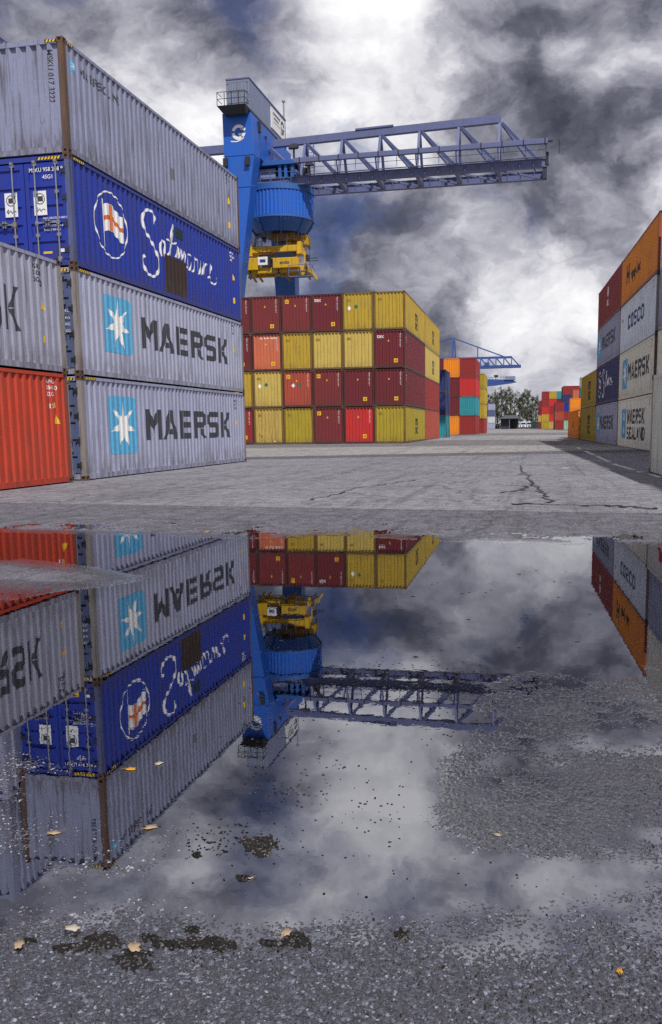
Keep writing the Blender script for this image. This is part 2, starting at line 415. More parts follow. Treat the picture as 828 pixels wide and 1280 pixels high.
def handle_mesh(x, s, L):
    m = MB(); y = -L/2-.035
    m.bar((x-.01, y, 1.02), (x+s*.40, y, 1.05), .018, .032); m.box(x+s*.30-.03, x+s*.30+.03, y+.004, y+.05, .96, 1.12); m.box(x-.04, x+.04, y, y+.03, .98, 1.08)
    return m.mesh('handle')
def hinge_mesh(s, L):
    m = MB(); x = s*(CW/2-.13)
    m.tube((x, -L/2+.012, -.09), (x, -L/2+.012, .09), .024, 8); m.box(min(x, x-s*.12), max(x, x-s*.12), -L/2+.014, -L/2+.029, -.05, .05)
    return m.mesh('hinge')

def container(base, rz, L, H, mat, label, group=None, name='freight_container', doors=False, detail=2, frame=None, door_mat=None, post=None, cast=None):
    """base: centre of the bottom. Local +Y runs along the box; doors / decorated end face -Y."""
    r = empty(name, base, rz); tag(r, label, 'container', group); r['L'] = L; r['H'] = H
    frame = frame or mat; post = post or frame; cast = cast or RUSTY
    sc = cached(('sc', L), lambda: side_corr(L)); ec = cached('ec', end_corr)
    zb, zt = .155, H-.095
    for s in (1, -1): link('side_panel', cached(('side', L, H, s), lambda: corr_mesh(sc, zb, zt, side_pl(s))), mat, r)
    for s in (1, -1):
        if s == -1 and doors: continue
        link('end_panel', cached(('end', L, H, s), lambda: corr_mesh(ec, .16, H-.13, end_pl(s, L))), mat, r)
    link('roof_panel', cached(('roof', L, H), lambda: MB().box(-CW/2+.05, CW/2-.05, -L/2+.05, L/2-.05, H-.062, H-.030).mesh('roof')), mat, r)
    link('floor_frame', cached(('floor', L, H), lambda: MB().box(-CW/2+.09, CW/2-.09, -L/2+.09, L/2-.09, .05, .15).mesh('floor')), DARK, r)
    if doors:
        dm = door_mat or mat
        for s in (-1, 1):
            d = link('door', cached(('door', L, H, s), lambda: door_leaf_mesh(s, L, H)), dm, r)
            for q in range(4): link('hinge', cached(('hinge', L, s), lambda: hinge_mesh(s, L)), DARK, d, (0, 0, .38+q*(H-.76)/3))
            for x in (.30, .86):
                link('locking_rod', cached(('rod', L, H, s, x), lambda: rod_mesh(s*x, L, H)), STEEL, d)
                link('handle', cached(('handle', L, s, x), lambda: handle_mesh(s*x, s if x < .5 else -s, L)), STEEL, d)
    if detail == 0:
        def fr():
            m = MB()
            for sx in (-1, 1):
                for sy in (-1, 1):
                    a, b = sorted((sx*CW/2, sx*(CW/2-.15))); c, d = sorted((sy*L/2, sy*(L/2-.15))); m.box(a, b, c, d, .003, H)
                a, b = sorted((sx*(CW/2-.003), sx*(CW/2-.07)))
                m.box(a, b, -L/2+.151, L/2-.151, .04, .16); m.box(a, b, -L/2+.151, L/2-.151, H-.10, H-.01)
            for sy in (-1, 1):
                a, b = sorted((sy*(L/2-.003), sy*(L/2-.10))); m.box(-CW/2+.151, CW/2-.151, a, b, .04, .16); m.box(-CW/2+.151, CW/2-.151, a, b, H-.135, H-.01)
            return m.mesh('frame')
        link('frame', cached(('frame', L, H), fr), frame, r)
        return r
    for sx in (-1, 1):
        for sy in (-1, 1):
            def pm():
                m = MB(); a, b = sorted((sx*(CW/2-.004), sx*(CW/2-.13))); c, d = sorted((sy*(L/2-.004), sy*(L/2-.15)))
                m.box(a, b, c, d, .119, H-.119)
                return m.mesh('post')
            link('corner_post', cached(('post', L, H, sx, sy), pm), post, r)
            for z in (.003, H-.118):
                link('corner_casting', cached(('cast', sx, sy), lambda: casting_mesh(sx, sy)), cast, r, (sx*CW/2, sy*L/2, z))
    for sx in (-1, 1):
        a, b = sorted((sx*(CW/2-.006), sx*(CW/2-.075)))
        link('bottom_rail', cached(('brail', L, sx), lambda: MB().box(a, b, -L/2+.18, L/2-.18, .03, .158).mesh('rail')), frame, r)
        link('top_rail', cached(('trail', L, H, sx), lambda: MB().box(a, b, -L/2+.18, L/2-.18, H-.098, H-.022).mesh('rail')), frame, r)
    for sy in (-1, 1):
        a, b = sorted((sy*(L/2-.008), sy*(L/2-.11)))
        link('end_sill', cached(('sill', L, sy), lambda: MB().box(-CW/2+.165, CW/2-.165, a, b, .03, .163).mesh('sill')), frame, r)
        link('end_header', cached(('header', L, H, sy), lambda: MB().box(-CW/2+.165, CW/2-.165, a, b, H-.134, H-.022).mesh('header')), frame, r)
    return r

def clip_slab(poly, a, b):
    def half(pl, f):
        out = []
        for i in range(len(pl)):
            p, q = pl[i], pl[(i+1) % len(pl)]; fp, fq = f(p), f(q)
            if fp >= 0: out.append(p)
            if (fp > 0 and fq < 0) or (fp < 0 and fq > 0):
                t = fp/(fp-fq); out.append((p[0]+(q[0]-p[0])*t, p[1]+(q[1]-p[1])*t))
        return out
    pl = half(poly, lambda p: p[0]-a)
    return half(pl, lambda p: b-p[0]) if len(pl) > 2 else []
def decal(r, tris, face, mat, name='lettering', lift=.004):
    """paint that follows the corrugation. face: 'R' (+X side), 'L' (-X side), 'N' (-Y end), 'D' (flat door, -Y).
    u is measured from the left end of the face as seen from outside, v from the ground of the container"""
    L = r['L']; m = MB()
    if face in 'RL': c = CACHE[('sc', L)]; pl = side_pl(1 if face == 'R' else -1); half = L/2
    else: c = CACHE['ec']; pl = end_pl(-1, L); half = CW/2
    for t in tris:
        t = [(p[0]-half, p[1]) for p in t]
        if face == 'D':
            m.poly([(p[0], -L/2+.03-lift, p[1]) for p in t]); continue
        lo = min(p[0] for p in t); hi = max(p[0] for p in t)
        i0 = max(0, np.searchsorted(c.u, lo)-1)
        for i in range(i0, len(c.u)-1):
            a, b = c.u[i], c.u[i+1]
            if a >= hi: break
            q = clip_slab(t, a, b)
            if len(q) > 2: m.poly([pl(p[0], c.rec(min(max(p[0], a), b))-lift, p[1]) for p in q])
    if not m.f: return None
    return m.build(name, mat, r)
def txt(r, s, u, v, h, mat, face='R', bold=0.0, rot=0.0, sx=1.0, name='lettering', lift=.004):
    t, w = text_tris(s, h, bold, sx); return decal(r, place(t, u, v, rot=rot), face, mat, name, lift)
def side_marks(r, face, mat, uL, tri=True, lines=('MSKU', '958 268 8', '45G1'), h=.10, v0=2.35):
    for i, s in enumerate(lines): txt(r, s, uL, v0-i*.15*h/.1, h, mat, face, .01)
    if tri:
        decal(r, [[(uL+.15, 1.42), (uL+.37, 1.42), (uL+.26, 1.66)]], face, YEL_STICK, 'warning_label')
        decal(r, rect(uL+.20, .60, uL+.33, .80), face, YEL_STICK, 'warning_label')
def hazard(r, face, u0, n, v, mirror=False):
    st = [[(u0+k*.085, v), (u0+k*.085+.05, v), (u0+k*.085+.085, v+.06), (u0+k*.085+.035, v+.06)] for k in range(n)]
    L = r['L']; m = MB(); ms = MB()
    for q in [[(u0-.02, v-.004), (u0+n*.085+.02, v-.004), (u0+n*.085+.02, v+.064), (u0-.02, v+.064)]]:
        m.poly([(CW/2-.002, p[0]-L/2, p[1]) if face == 'R' else (p[0]-CW/2, -L/2+.002, p[1]) for p in q])
    for q in st: ms.poly([(CW/2-.0005, p[0]-L/2, p[1]) if face == 'R' else (p[0]-CW/2, -L/2+.0005, p[1]) for p in q])
    a = m.build('warning_stripe', BLACK, r); ms.build('stripe_print', YEL_STICK, a)

H86, H96 = 2.588, 2.893
T86, T96 = 2.591, 2.896
L40, L45, L20 = 12.192, 13.716, 6.058

# ---------------------------------------------------------------- ground
WATER_Z = -0.012
SEAM = lambda x: 13.30 - .098*(x+3.5)
def smooth_noise(x, y, seed):
    r = np.random.default_rng(seed).random((256, 256)); xi = np.floor(x).astype(int); yi = np.floor(y).astype(int); fx = x-xi; fy = y-yi
    fx = fx*fx*(3-2*fx); fy = fy*fy*(3-2*fy); g = lambda a, b: r[a & 255, b & 255]
    return (g(xi, yi)*(1-fx)+g(xi+1, yi)*fx)*(1-fy)+(g(xi, yi+1)*(1-fx)+g(xi+1, yi+1)*fx)*fy
def fbm(x, y, seed, oct=4):
    o = 0; a = .5
    for k in range(oct): o = o+a*(smooth_noise(x*2**k+17*k, y*2**k+5*k, seed+k)-.5); a *= .5
    return o
def stones(x, y, cell, seed):
    """rounded stones: 1 on top of a stone, 0 in the joint between stones"""
    r = np.random.default_rng(seed); jx = r.random((256, 256)); jy = r.random((256, 256)); hh = r.random((256, 256))
    u = x/cell; v = y/cell; xi = np.floor(u).astype(int); yi = np.floor(v).astype(int); best = np.full(x.shape, 9.0); top = np.zeros(x.shape)
    for a in (-1, 0, 1):
        for b in (-1, 0, 1):
            ix = (xi+a) & 255; iy = (yi+b) & 255
            d = (u-(xi+a+jx[ix, iy]))**2+(v-(yi+b+jy[ix, iy]))**2
            s = d < best; best = np.where(s, d, best); top = np.where(s, hh[ix, iy], top)
    return np.clip(1-best*1.6, 0, 1)*(.45+.55*top)
PUD = [(-140, 662), (0, 664), (150, 668), (330, 673), (430, 668), (540, 675), (640, 678), (828, 682), (930, 686), (960, 740), (930, 812), (828, 826), (740, 838), (660, 838),
       (618, 852), (596, 880), (604, 905), (565, 950), (548, 1005), (600, 1048), (720, 1062), (830, 1076), (880, 1092), (830, 1104), (740, 1122), (620, 1134), (540, 1150), (400, 1158),
       (250, 1163), (120, 1160), (-20, 1170), (-220, 1190)]
pud = [on_ground(*q)[:2] for q in PUD] + [np.array(q) for q in ((-3.2, 2.2), (-5.5, 3.2), (-7.0, 4.6))] + [on_ground(*q)[:2] for q in ((-120, 768), (0, 750), (90, 735), (158, 722), (110, 709), (0, 694), (-130, 690))] + [np.array((-9.2, 9.4))]
pud = np.array(pud)
def puddle_sd(x, y):
    d2 = np.full(x.shape, 1e9); ins = np.zeros(x.shape, bool); n = len(pud)
    for i in range(n):
        a, b = pud[i], pud[(i+1) % n]; e = b-a; wx = x-a[0]; wy = y-a[1]
        t = np.clip((wx*e[0]+wy*e[1])/(e@e), 0, 1); d2 = np.minimum(d2, (wx-e[0]*t)**2+(wy-e[1]*t)**2)
        c = ((a[1] <= y) & (b[1] > y)) | ((b[1] <= y) & (a[1] > y))
        with np.errstate(divide='ignore', invalid='ignore'): xx = a[0]+(y-a[1])/(b[1]-a[1])*(b[0]-a[0])
        ins ^= c & (x < xx)
    d = np.sqrt(d2); return np.where(ins, d, -d)
X0, X1, Y0, Y1 = -14.0, 8.0, 0.2, 14.8
rows = list(np.linspace(Y0, 1.35, 12))
while rows[-1] < Y1: rows.append(rows[-1]+max(.0034, rows[-1]**2/1345*1.15))
rows[-1] = Y1; rows = np.array(rows)
xl = np.maximum(-.74*rows-.2, X0+1); xr = np.minimum(.21*rows+.2, X1-1)
tc = np.linspace(0, 1, 780)
wing = np.linspace(0, 1, 26)[:-1]**.7
gx = np.concatenate([X0+(xl-X0)[:, None]*wing[None], xl[:, None]+(xr-xl)[:, None]*tc[None], X1-(X1-xr)[:, None]*wing[None, ::-1]], 1)
gy = np.repeat(rows[:, None], gx.shape[1], 1)
sd = puddle_sd(gx+.12*fbm(gx*2.2, gy*1.5, 3), gy+.10*fbm(gx*1.9+9, gy*1.6, 9))
tong = np.exp(-(((gx+4.6)/1.5)**2+((gy-6.75)/.50)**2))
shoal = 0
for q, wx_, wy_ in (((70, 1040), .40, .32), ((165, 1050), .24, .22), ((30, 975), .36, .34), ((-60, 930), .4, .45)):
    g_ = on_ground(*q); shoal = shoal+np.exp(-(((gx-g_[0])/wx_)**2+((gy-g_[1])/wy_)**2))
lev = np.where(sd > 0, -(.022-.0198*np.clip(shoal, 0, 1))*(1-np.exp(-sd/.55)), .0125*(1-np.exp(sd/np.where(gy > 2.3, 14.0, 1.0+13.0*np.clip((gy-1.9)/.4, 0, 1)))))
edge = np.clip(np.minimum.reduce([(gx-X0)/1.5, (X1-gx)/1.5, (gy-Y0)/.5, (Y1-gy)/1.0]), 0, 1)
near = np.clip(3.2/np.maximum(gy, .5), .12, 1.0)*(1-.45*np.clip((gx+.75)/.5, 0, 1)*np.clip((gy-2.2)/.5, 0, 1))
hgt = (WATER_Z+lev+.0115*tong)*edge + edge*(.0060*fbm(gx*3.1, gy*3.1, 21, 4)+.0030*fbm(gx*19, gy*19, 31, 3))
hgt += edge*near*(.0050*(stones(gx, gy, .0115, 5)-.45)+.0028*(stones(gx+3.3, gy, .0072, 6)-.4))
wet = np.clip(1-np.clip(-sd, 0, None)/np.where(gy > 6.5, .45, 2.6), 0, 1)
wet = np.maximum(wet, .92*np.clip((3.4-gy)/1.0, 0, 1))
sub = np.clip(sd/.12, 0, 1)
wet = wet*(1-.75*np.clip(tong*1.3, 0, 1)); sub = sub*(1-np.clip(tong*1.5, 0, 1))
nr, nc = gx.shape
co = np.stack([gx, gy, hgt], -1).reshape(-1, 3)
idx = np.arange(nr*nc).reshape(nr, nc)
quads = np.stack([idx[:-1, :-1], idx[:-1, 1:], idx[1:, 1:], idx[1:, :-1]], -1).reshape(-1, 4)
FAR = 4000.0
extra = np.array([(-FAR, -FAR, 0), (FAR, -FAR, 0), (FAR, FAR, 0), (-FAR, FAR, 0)])
# apron from the displaced area to the horizon, sharing its rim vertices
nv = len(co); co = np.concatenate([co, extra])
rim = {'b': idx[0, :], 'r': idx[:, -1], 't': idx[-1, ::-1], 'l': idx[::-1, 0]}
me = bpy.data.meshes.new('ground')
faces = [list(map(int, rim['b'][::-1])) + [nv, nv+1], list(map(int, rim['r'][::-1])) + [nv+1, nv+2], list(map(int, rim['t'][::-1])) + [nv+2, nv+3], list(map(int, rim['l'][::-1])) + [nv+3, nv]]
loops = np.concatenate([quads.ravel()] + [np.array(f) for f in faces]).astype(np.int32)
tot = np.concatenate([np.full(len(quads), 4), [len(f) for f in faces]]).astype(np.int32)
me.vertices.add(len(co)); me.vertices.foreach_set('co', co.astype(np.float32).ravel())
me.loops.add(len(loops)); me.loops.foreach_set('vertex_index', loops)
me.polygons.add(len(tot)); me.polygons.foreach_set('loop_start', np.concatenate([[0], np.cumsum(tot)[:-1]]).astype(np.int32)); me.polygons.foreach_set('loop_total', tot)
me.polygons.foreach_set('use_smooth', np.ones(len(tot), bool))
at = me.attributes.new('wet', 'FLOAT', 'POINT'); at.data.foreach_set('value', np.concatenate([wet.ravel(), np.zeros(4)]).astype(np.float32))
at2 = me.attributes.new('submerged', 'FLOAT', 'POINT'); at2.data.foreach_set('value', np.concatenate([sub.ravel(), np.zeros(4)]).astype(np.float32))
me.update(calc_edges=True); me.validate()

def ground_material():
    m, t, b = newmat('asphalt')
    P = t.add('ShaderNodeNewGeometry').outputs['Position']; s3 = t.add('ShaderNodeSeparateXYZ', {0: P}); x, y = s3.outputs[0], s3.outputs[1]
    wetv = t.add('ShaderNodeAttribute', attribute_name='wet').outputs['Fac']
    vor = t.add('ShaderNodeTexVoronoi', {'Vector': P, 'Scale': 170.0}); cell = t.add('ShaderNodeSeparateColor', {0: vor.outputs['Color']}).outputs[0]
    vor2 = t.add('ShaderNodeTexVoronoi', {'Vector': P, 'Scale': 78.0}); cell2 = t.add('ShaderNodeSeparateColor', {0: vor2.outputs['Color']}).outputs[0]
    grain = t.math('MULTIPLY', t.step(cell, .55, 1.0), 1.0)
    mott = t.noise(P, .55, 6, .62); mott2 = t.noise(t.mapping(P, (1.0, .35, 1)), .30, 5, .6); fine = t.noise(P, 21, 5, .75)
    wob = t.math('MULTIPLY', t.math('SUBTRACT', t.noise(P, .5, 3), .5), .5)
    def line(ya, slope, x0, soft=.05, wk=1.0):   # 1 beyond the line y = ya + slope*(x-x0)
        return t.step(t.math('SUBTRACT', t.math('ADD', y, t.math('MULTIPLY', wob, wk)), t.math('ADD', t.math('MULTIPLY', t.math('SUBTRACT', x, x0), slope), ya)), -soft, soft)
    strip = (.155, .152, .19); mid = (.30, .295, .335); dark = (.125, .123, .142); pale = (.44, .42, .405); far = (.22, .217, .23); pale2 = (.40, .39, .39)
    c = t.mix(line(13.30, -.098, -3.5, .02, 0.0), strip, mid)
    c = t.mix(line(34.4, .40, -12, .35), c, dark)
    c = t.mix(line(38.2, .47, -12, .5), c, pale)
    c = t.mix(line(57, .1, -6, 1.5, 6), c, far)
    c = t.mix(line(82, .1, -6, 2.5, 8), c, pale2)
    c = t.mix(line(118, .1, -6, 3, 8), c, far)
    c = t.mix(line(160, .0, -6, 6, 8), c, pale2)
    # seam joint
    jd = t.math('ABSOLUTE', t.math('SUBTRACT', y, t.math('ADD', t.math('MULTIPLY', t.math('ADD', x, 3.5), -.098), 13.30)))
    c = t.mix(t.math('MULTIPLY', t.step(jd, .05, .015), .7), c, (.03, .03, .03))
    c = t.mix(t.math('MULTIPLY', t.step(mott, .38, .70), .55), c, t.mix(.5, c, (.05, .05, .06)))
    c = t.mix(t.math('MULTIPLY', t.step(mott2, .50, .66), .45), c, t.mix(.6, c, (.045, .045, .05)))
    # stones in the binder
    c = t.mix(t.math('MULTIPLY', t.step(fine, .35, .7), .5), c, t.mix(1.0, c, (.38, .38, .40), 'MULTIPLY'))
    c = t.mix(t.math('MULTIPLY', grain, t.math('SUBTRACT', 1.0, t.math('MULTIPLY', wetv, .7))), c, t.mix(.42, c, (.42, .41, .41)))
    rough_n = t.noise(P, 3.5, 12, .85)
    c = t.mix(t.math('MULTIPLY', t.step(rough_n, .42, .60), .75), c, t.mix(1.0, c, (.42, .41, .44), 'MULTIPLY'))
    c = t.mix(t.math('MULTIPLY', t.step(cell2, .95, .97), t.math('SUBTRACT', .45, t.math('MULTIPLY', wetv, .38))), c, (.50, .49, .48))
    c = t.mix(t.math('MULTIPLY', wetv, .5), c, t.mix(1.0, c, (.2, .21, .26), 'MULTIPLY'))
    # light quartz chips stay light under water
    sbm = t.add('ShaderNodeAttribute', attribute_name='submerged').outputs['Fac']
    vor3 = t.add('ShaderNodeTexVoronoi', {'Vector': P, 'Scale': 92.0, 'Randomness': .95}); c3 = t.add('ShaderNodeSeparateColor', {0: vor3.outputs['Color']}); cell3 = c3.outputs[1]
    tone = t.math('MAXIMUM', cell, t.math('MULTIPLY', c3.outputs[0], .97))
    wetc = t.ramp(tone, [(.0, (.008, .008, .010)), (.62, (.022, .022, .027)), (.84, (.046, .050, .072)), (.95, (.13, .138, .19)), (1.0, (.38, .39, .48))])  # random stone tones; the palest lavender ones put wet sparkle into the colour
    wetc = t.mix(t.math('MULTIPLY', t.step(y, 2.25, 2.7), .6), wetc, (.012, .0125, .016))
    c = t.mix(t.math('MULTIPLY', wetv, .97), c, wetc)
    chip = t.math('MULTIPLY', t.math('MAXIMUM', t.step(cell, .92, .94), t.step(cell2, .90, .91)), sbm)
    c = t.mix(t.math('MULTIPLY', chip, .9), c, (.55, .55, .60))
    # oil stains and cracks in the lane
    cr = t.noise(t.mapping(P, (1.0, .16, 1), (3.2, 0, 0)), 1.1, 7, .7)
    c = t.mix(t.math('MULTIPLY', t.step(t.math('ABSOLUTE', t.math('SUBTRACT', cr, .5)), .012, .0), .55), c, (.035, .033, .035))
    dry = t.math('SUBTRACT', 1.0, wetv)
    vc = t.add('ShaderNodeTexVoronoi', {'Vector': t.vmath('ADD', P, t.vmath('MULTIPLY', t.add('ShaderNodeTexNoise', {'Vector': P, 'Scale': 1.3, 'Detail': 5}).outputs['Color'], (.9, .9, 0))), 'Scale': .21}, feature='DISTANCE_TO_EDGE')
    c = t.mix(t.math('MULTIPLY', t.math('MULTIPLY', t.step(vc.outputs[0], .008, .001), .5), dry), c, (.035, .034, .036))
    oil = t.math('MULTIPLY', t.step(t.noise(t.mapping(P, (1, .45, 1)), .8, 8, .7), .60, .70), dry)
    c = t.mix(t.math('MULTIPLY', oil, .75), c, (.05, .05, .058))
    tyre = t.step(t.noise(t.mapping(P, (2.6, .05, 1), (0, 0, 0), (0, 0, .05)), 1.0, 4, .6), .55, .66)
    c = t.mix(t.math('MULTIPLY', t.math('MULTIPLY', tyre, dry), .35), c, (.06, .06, .065))
    t.set(b, 'Base Color', c)
    t.set(b, 'Roughness', t.math('ADD', t.math('MULTIPLY', t.math('SUBTRACT', 1.0, wetv), .46), t.math('ADD', .30, t.math('MULTIPLY', cell, .12))))
    t.set(b, 'Specular IOR Level', t.math('SUBTRACT', .25, t.math('MULTIPLY', wetv, .2)))
    t.set(b, 'Coat Weight', t.math('MULTIPLY', wetv, 1.0)); t.set(b, 'Coat Roughness', t.math('ADD', .04, t.math('MULTIPLY', t.step(t.noise(P, 2.5, 4), .4, .7), .12))); t.set(b, 'Coat IOR', 2.25)
    hb = t.math('ADD', t.math('MULTIPLY', vor.outputs['Distance'], -.35), t.math('ADD', t.math('MULTIPLY', fine, .3), t.math('MULTIPLY', t.math('MULTIPLY', vor3.outputs['Distance'], -1.3), t.math('ADD', .4, cell3))))
    t.set(b, 'Normal', t.add('ShaderNodeBump', {'Strength': t.math('ADD', .30, t.math('MULTIPLY', wetv, .65)), 'Distance': .011, 'Height': hb}))
    return m
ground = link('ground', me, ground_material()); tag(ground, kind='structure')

# standing water: clear, still, mirror-like
m, t, b = newmat('puddle_water')
fres = t.add('ShaderNodeFresnel', {'IOR': 4.6}).outputs[0]
gl = t.add('ShaderNodeBsdfGlossy', {'Color': (.93, .94, 1.0, 1), 'Roughness': .0})
tr = t.add('ShaderNodeBsdfTransparent', {'Color': (.80, .82, .88, 1)})
wp = t.add('ShaderNodeNewGeometry').outputs['Position']
t.set(gl, 'Normal', t.add('ShaderNodeBump', {'Strength': .012, 'Distance': .01, 'Height': t.noise(wp, 9, 3)}))
mx = t.add('ShaderNodeMixShader', {0: fres, 1: tr, 2: gl})
t.l.new(mx.outputs[0], [n for n in t.n if n.type == 'OUTPUT_MATERIAL'][0].inputs[0])
WATER = m
water = MB().poly([(-9.9, .9, WATER_Z), (4.2, .9, WATER_Z), (4.2, 11.2, WATER_Z), (-9.9, 11.2, WATER_Z)]).build('puddle', WATER); tag(water, kind='structure')
# white lane paint, worn, and one painted puddle glint, sheets 4 mm above the asphalt
m, t, b = newmat('worn_paint_and_glint')
P = t.add('ShaderNodeNewGeometry').outputs['Position']
wn = t.step(t.noise(P, 5, 8, .75), .42, .56)
t.set(b, 'Base Color', t.mix(wn, (.20, .20, .205), (.78, .77, .75))); t.set(b, 'Roughness', .7)
ROADPAINT_GLINT = m
def stripe(p, q, w, name='line_or_glint_strip'):
    a, bb = on_ground(*p), on_ground(*q); d = bb-a; n = np.array([-d[1], d[0], 0])/np.linalg.norm(d)*w/2
    o = MB().box(0, 1, 0, 1, 0, 1); o.v = []; o.f = []
    z = np.array([0, 0, .004]); o.poly([a-n+z, a+n+z, bb+n+z, bb-n+z]); o.build(name, ROADPAINT_GLINT)['kind'] = 'structure'
for (xa, ya), (xb, yb) in [((722, 559), (726, 561.3)), ((732, 564), (744, 569)), ((746.5, 570.2), (762.5, 577.7)), ((766.5, 580), (793, 587.5)), ((799.5, 589.5), (803, 590.7)), ((813.6, 593), (827, 596.8)), ((845, 602), (900, 619))]:
    stripe((xa, ya), (xb, yb), .17)
# open crack and tar-dark spill in the lane
TAR = plain('tar_crack', (.022, .021, .023), .8, 0, .5, 9)
def crack(pts, w, seed):
    r = np.random.default_rng(seed); P_ = [on_ground(*q) for q in pts]; Q = []
    for a, c in zip(P_[:-1], P_[1:]):
        for k in range(9): f_ = k/9; Q.append(a*(1-f_)+c*f_+np.array([r.normal(0, .06), r.normal(0, .10), 0]))
    mm = MB(); z = np.array([0, 0, .004])
    for a, c in zip(Q[:-1], Q[1:]):
        d = c-a; n = np.array([-d[1], d[0], 0]); n = n/(np.linalg.norm(n)+1e-9); wa = w*r.uniform(.25, 1.0); mm.poly([a-n*wa/2+z, a+n*wa/2+z, c+n*wa/2+z, c-n*wa/2+z]); z = z+np.array([0, 0, .00002])
    mm.build('asphalt_crack', TAR)['kind'] = 'structure'
crack([(650, 582), (654, 590), (661, 597), (664, 604), (672, 609), (679, 618), (690, 629)], .085, 1)
crack([(640, 629), (700, 630.5), (760, 632), (828, 636)], .10, 2); crack([(668, 606), (650, 613), (620, 617)], .10, 3); crack([(520, 600), (440, 612), (380, 628)], .07, 4)
stripe((729, 575.6), (757, 577), .14); stripe((700, 585), (712, 585.4), .25)  # crosswise line; the short wide strip paints a small puddle's bright reflection

# ---------------------------------------------------------------- left row of containers
XL, YB, YA = -11.195, 20.216, 19.567
def star_logo(r, face, u0, v0, u1, v1):
    e = decal(r, rrect(u0, v0, u1, v1, .10*(u1-u0)), face, SKYBLUE, 'emblem')
    return decal(r, star7((u0+u1)/2, (v0+v1)/2, (u1-u0)*.47 if (u1-u0) < (v1-v0) else (v1-v0)*.47, .36), face, WHITE, 'emblem_star', .007)
def carrier(r, face, sq, wd, letters='MAERSK', mat=None):
    star_logo(r, face, *sq); return decal(r, word(letters, *wd), face, mat or CHARCOAL)
def left_box(k, mat, label, y0=YB, H=H86, T=T86, L=L40, x=XL, **kw):
    return container((x-CW/2, y0+L/2, k*T), 0, L, H, mat, label, 'containers stacked in the left row', **kw)
b1 = left_box(0, GREY, 'grey container with star emblem and dark letters resting on asphalt beside the red one', doors=True, door_mat=DOORBLUE, post=POST)
carrier(b1, 'R', (1.42, .60, 2.98, 2.14), (3.60, .95, 7.03, .88))
side_marks(b1, 'R', BLACK, 11.0, lines=('MSKU', '944 785', '45G1'), h=.085, v0=2.22)
txt(b1, '94 478 5', 1.46, 1.98, .12, BLACK, 'D', .01); txt(b1, '45G1', 1.46, 1.80, .12, BLACK, 'D', .01)
b2 = left_box(1, GREY2, 'grey container with star emblem and dark block letters directly beneath the blue container', doors=True, door_mat=DOORBLUE, post=POST)
carrier(b2, 'R', (1.36, .68, 2.96, 2.15), (3.57, .95, 7.05, .86))
side_marks(b2, 'R', BLACK, 11.0, lines=('MSKU', '985 161', '45G1'), h=.085, v0=2.32)
txt(b2, '985 161 0', 1.38, 1.93, .13, BLACK, 'D', .01); txt(b2, '45G1', 1.40, 1.73, .13, BLACK, 'D', .01)
for k in range(4): txt(b2, 'MAX.GR 30 480 KG', 1.42, 1.52-k*.16, .07, WHITE, 'D', .005)
b3 = left_box(2, BLUE, 'royal blue container with white oval flag emblem and white handwritten script', doors=True, frame=paint('paint_rail_blue', (.03, .05, .30), .6, .35), post=paint('worn_blue_post', (.10, .12, .26), 1.0, .9))
ell = [(2.07+.88*math.cos(a), 1.37+.82*math.sin(a)) for a in np.linspace(0, 2*math.pi, 28, endpoint=False)]
decal(b3, ribbon(ell, .038, closed=True, n=2), 'R', WHITE, 'emblem_ring')
decal(b3, ribbon([(1.60, 1.93), (1.62, 1.4), (1.64, .74)], .07), 'R', WHITE, 'emblem_pole')
fl = lambda u: .10*math.sin((u-1.65)*4.6)
uu = np.linspace(1.67, 2.72, 11)
def wave(v0, v1): return [q for a, c in zip(uu[:-1], uu[1:]) for q in ([(a, v0+fl(a)), (c, v0+fl(c)), (c, v1+fl(c))], [(a, v0+fl(a)), (c, v1+fl(c)), (a, v1+fl(a))])]
decal(b3, wave(1.12, 1.80), 'R', WHITE, 'emblem_flag'); decal(b3, wave(1.40, 1.51), 'R', ORG_STICK, 'flag_band', .007)
cross = [[(2.02, 1.13+fl(2.02)), (2.11, 1.13+fl(2.11)), (2.11, 1.79+fl(2.11)), (2.02, 1.79+fl(2.02))]]
decal(b3, tri_polys(cross), 'R', ORG_STICK, 'flag_band', .009)
decal(b3, ribbon([(4.72, 1.98), (4.78, 2.18), (4.55, 2.29), (4.20, 2.22), (3.96, 1.96), (4.10, 1.68), (4.55, 1.40), (4.92, 1.05), (4.88, .66), (4.50, .46), (4.05, .56), (3.88, .84), (4.02, .96)], .06, .12), 'R', WHITE)
decal(b3, ribbon([(5.16, 1.14), (5.10, 1.42), (5.24, 1.62), (5.42, 1.56), (5.40, 1.30), (5.46, 1.12), (5.68, 1.30), (5.92, 1.75), (6.14, 2.16), (6.10, 2.24), (5.98, 2.08), (5.88, 1.5), (5.84, 1.30)], .045, .075), 'R', WHITE)
decal(b3, ribbon([(5.62, 1.72), (6.0, 1.66), (6.3, 1.74)], .05), 'R', WHITE)
decal(b3, ribbon([(6.22, 1.30), (6.36, 1.62), (6.46, 1.60), (6.44, 1.32), (6.60, 1.60), (6.72, 1.58), (6.70, 1.32), (6.88, 1.60), (7.0, 1.52), (6.98, 1.22), (7.12, 1.12)], .045, .07), 'R', WHITE)
decal(b3, ribbon([(7.42, 1.55), (7.22, 1.56), (7.12, 1.26), (7.28, 1.10), (7.44, 1.36), (7.46, 1.14), (7.62, 1.14), (7.74, 1.56), (7.86, 1.52), (7.96, 1.50), (8.00, 1.14), (8.14, 1.16), (8.26, 1.54), (8.26, 1.14), (8.40, 1.16)], .045, .07), 'R', WHITE)
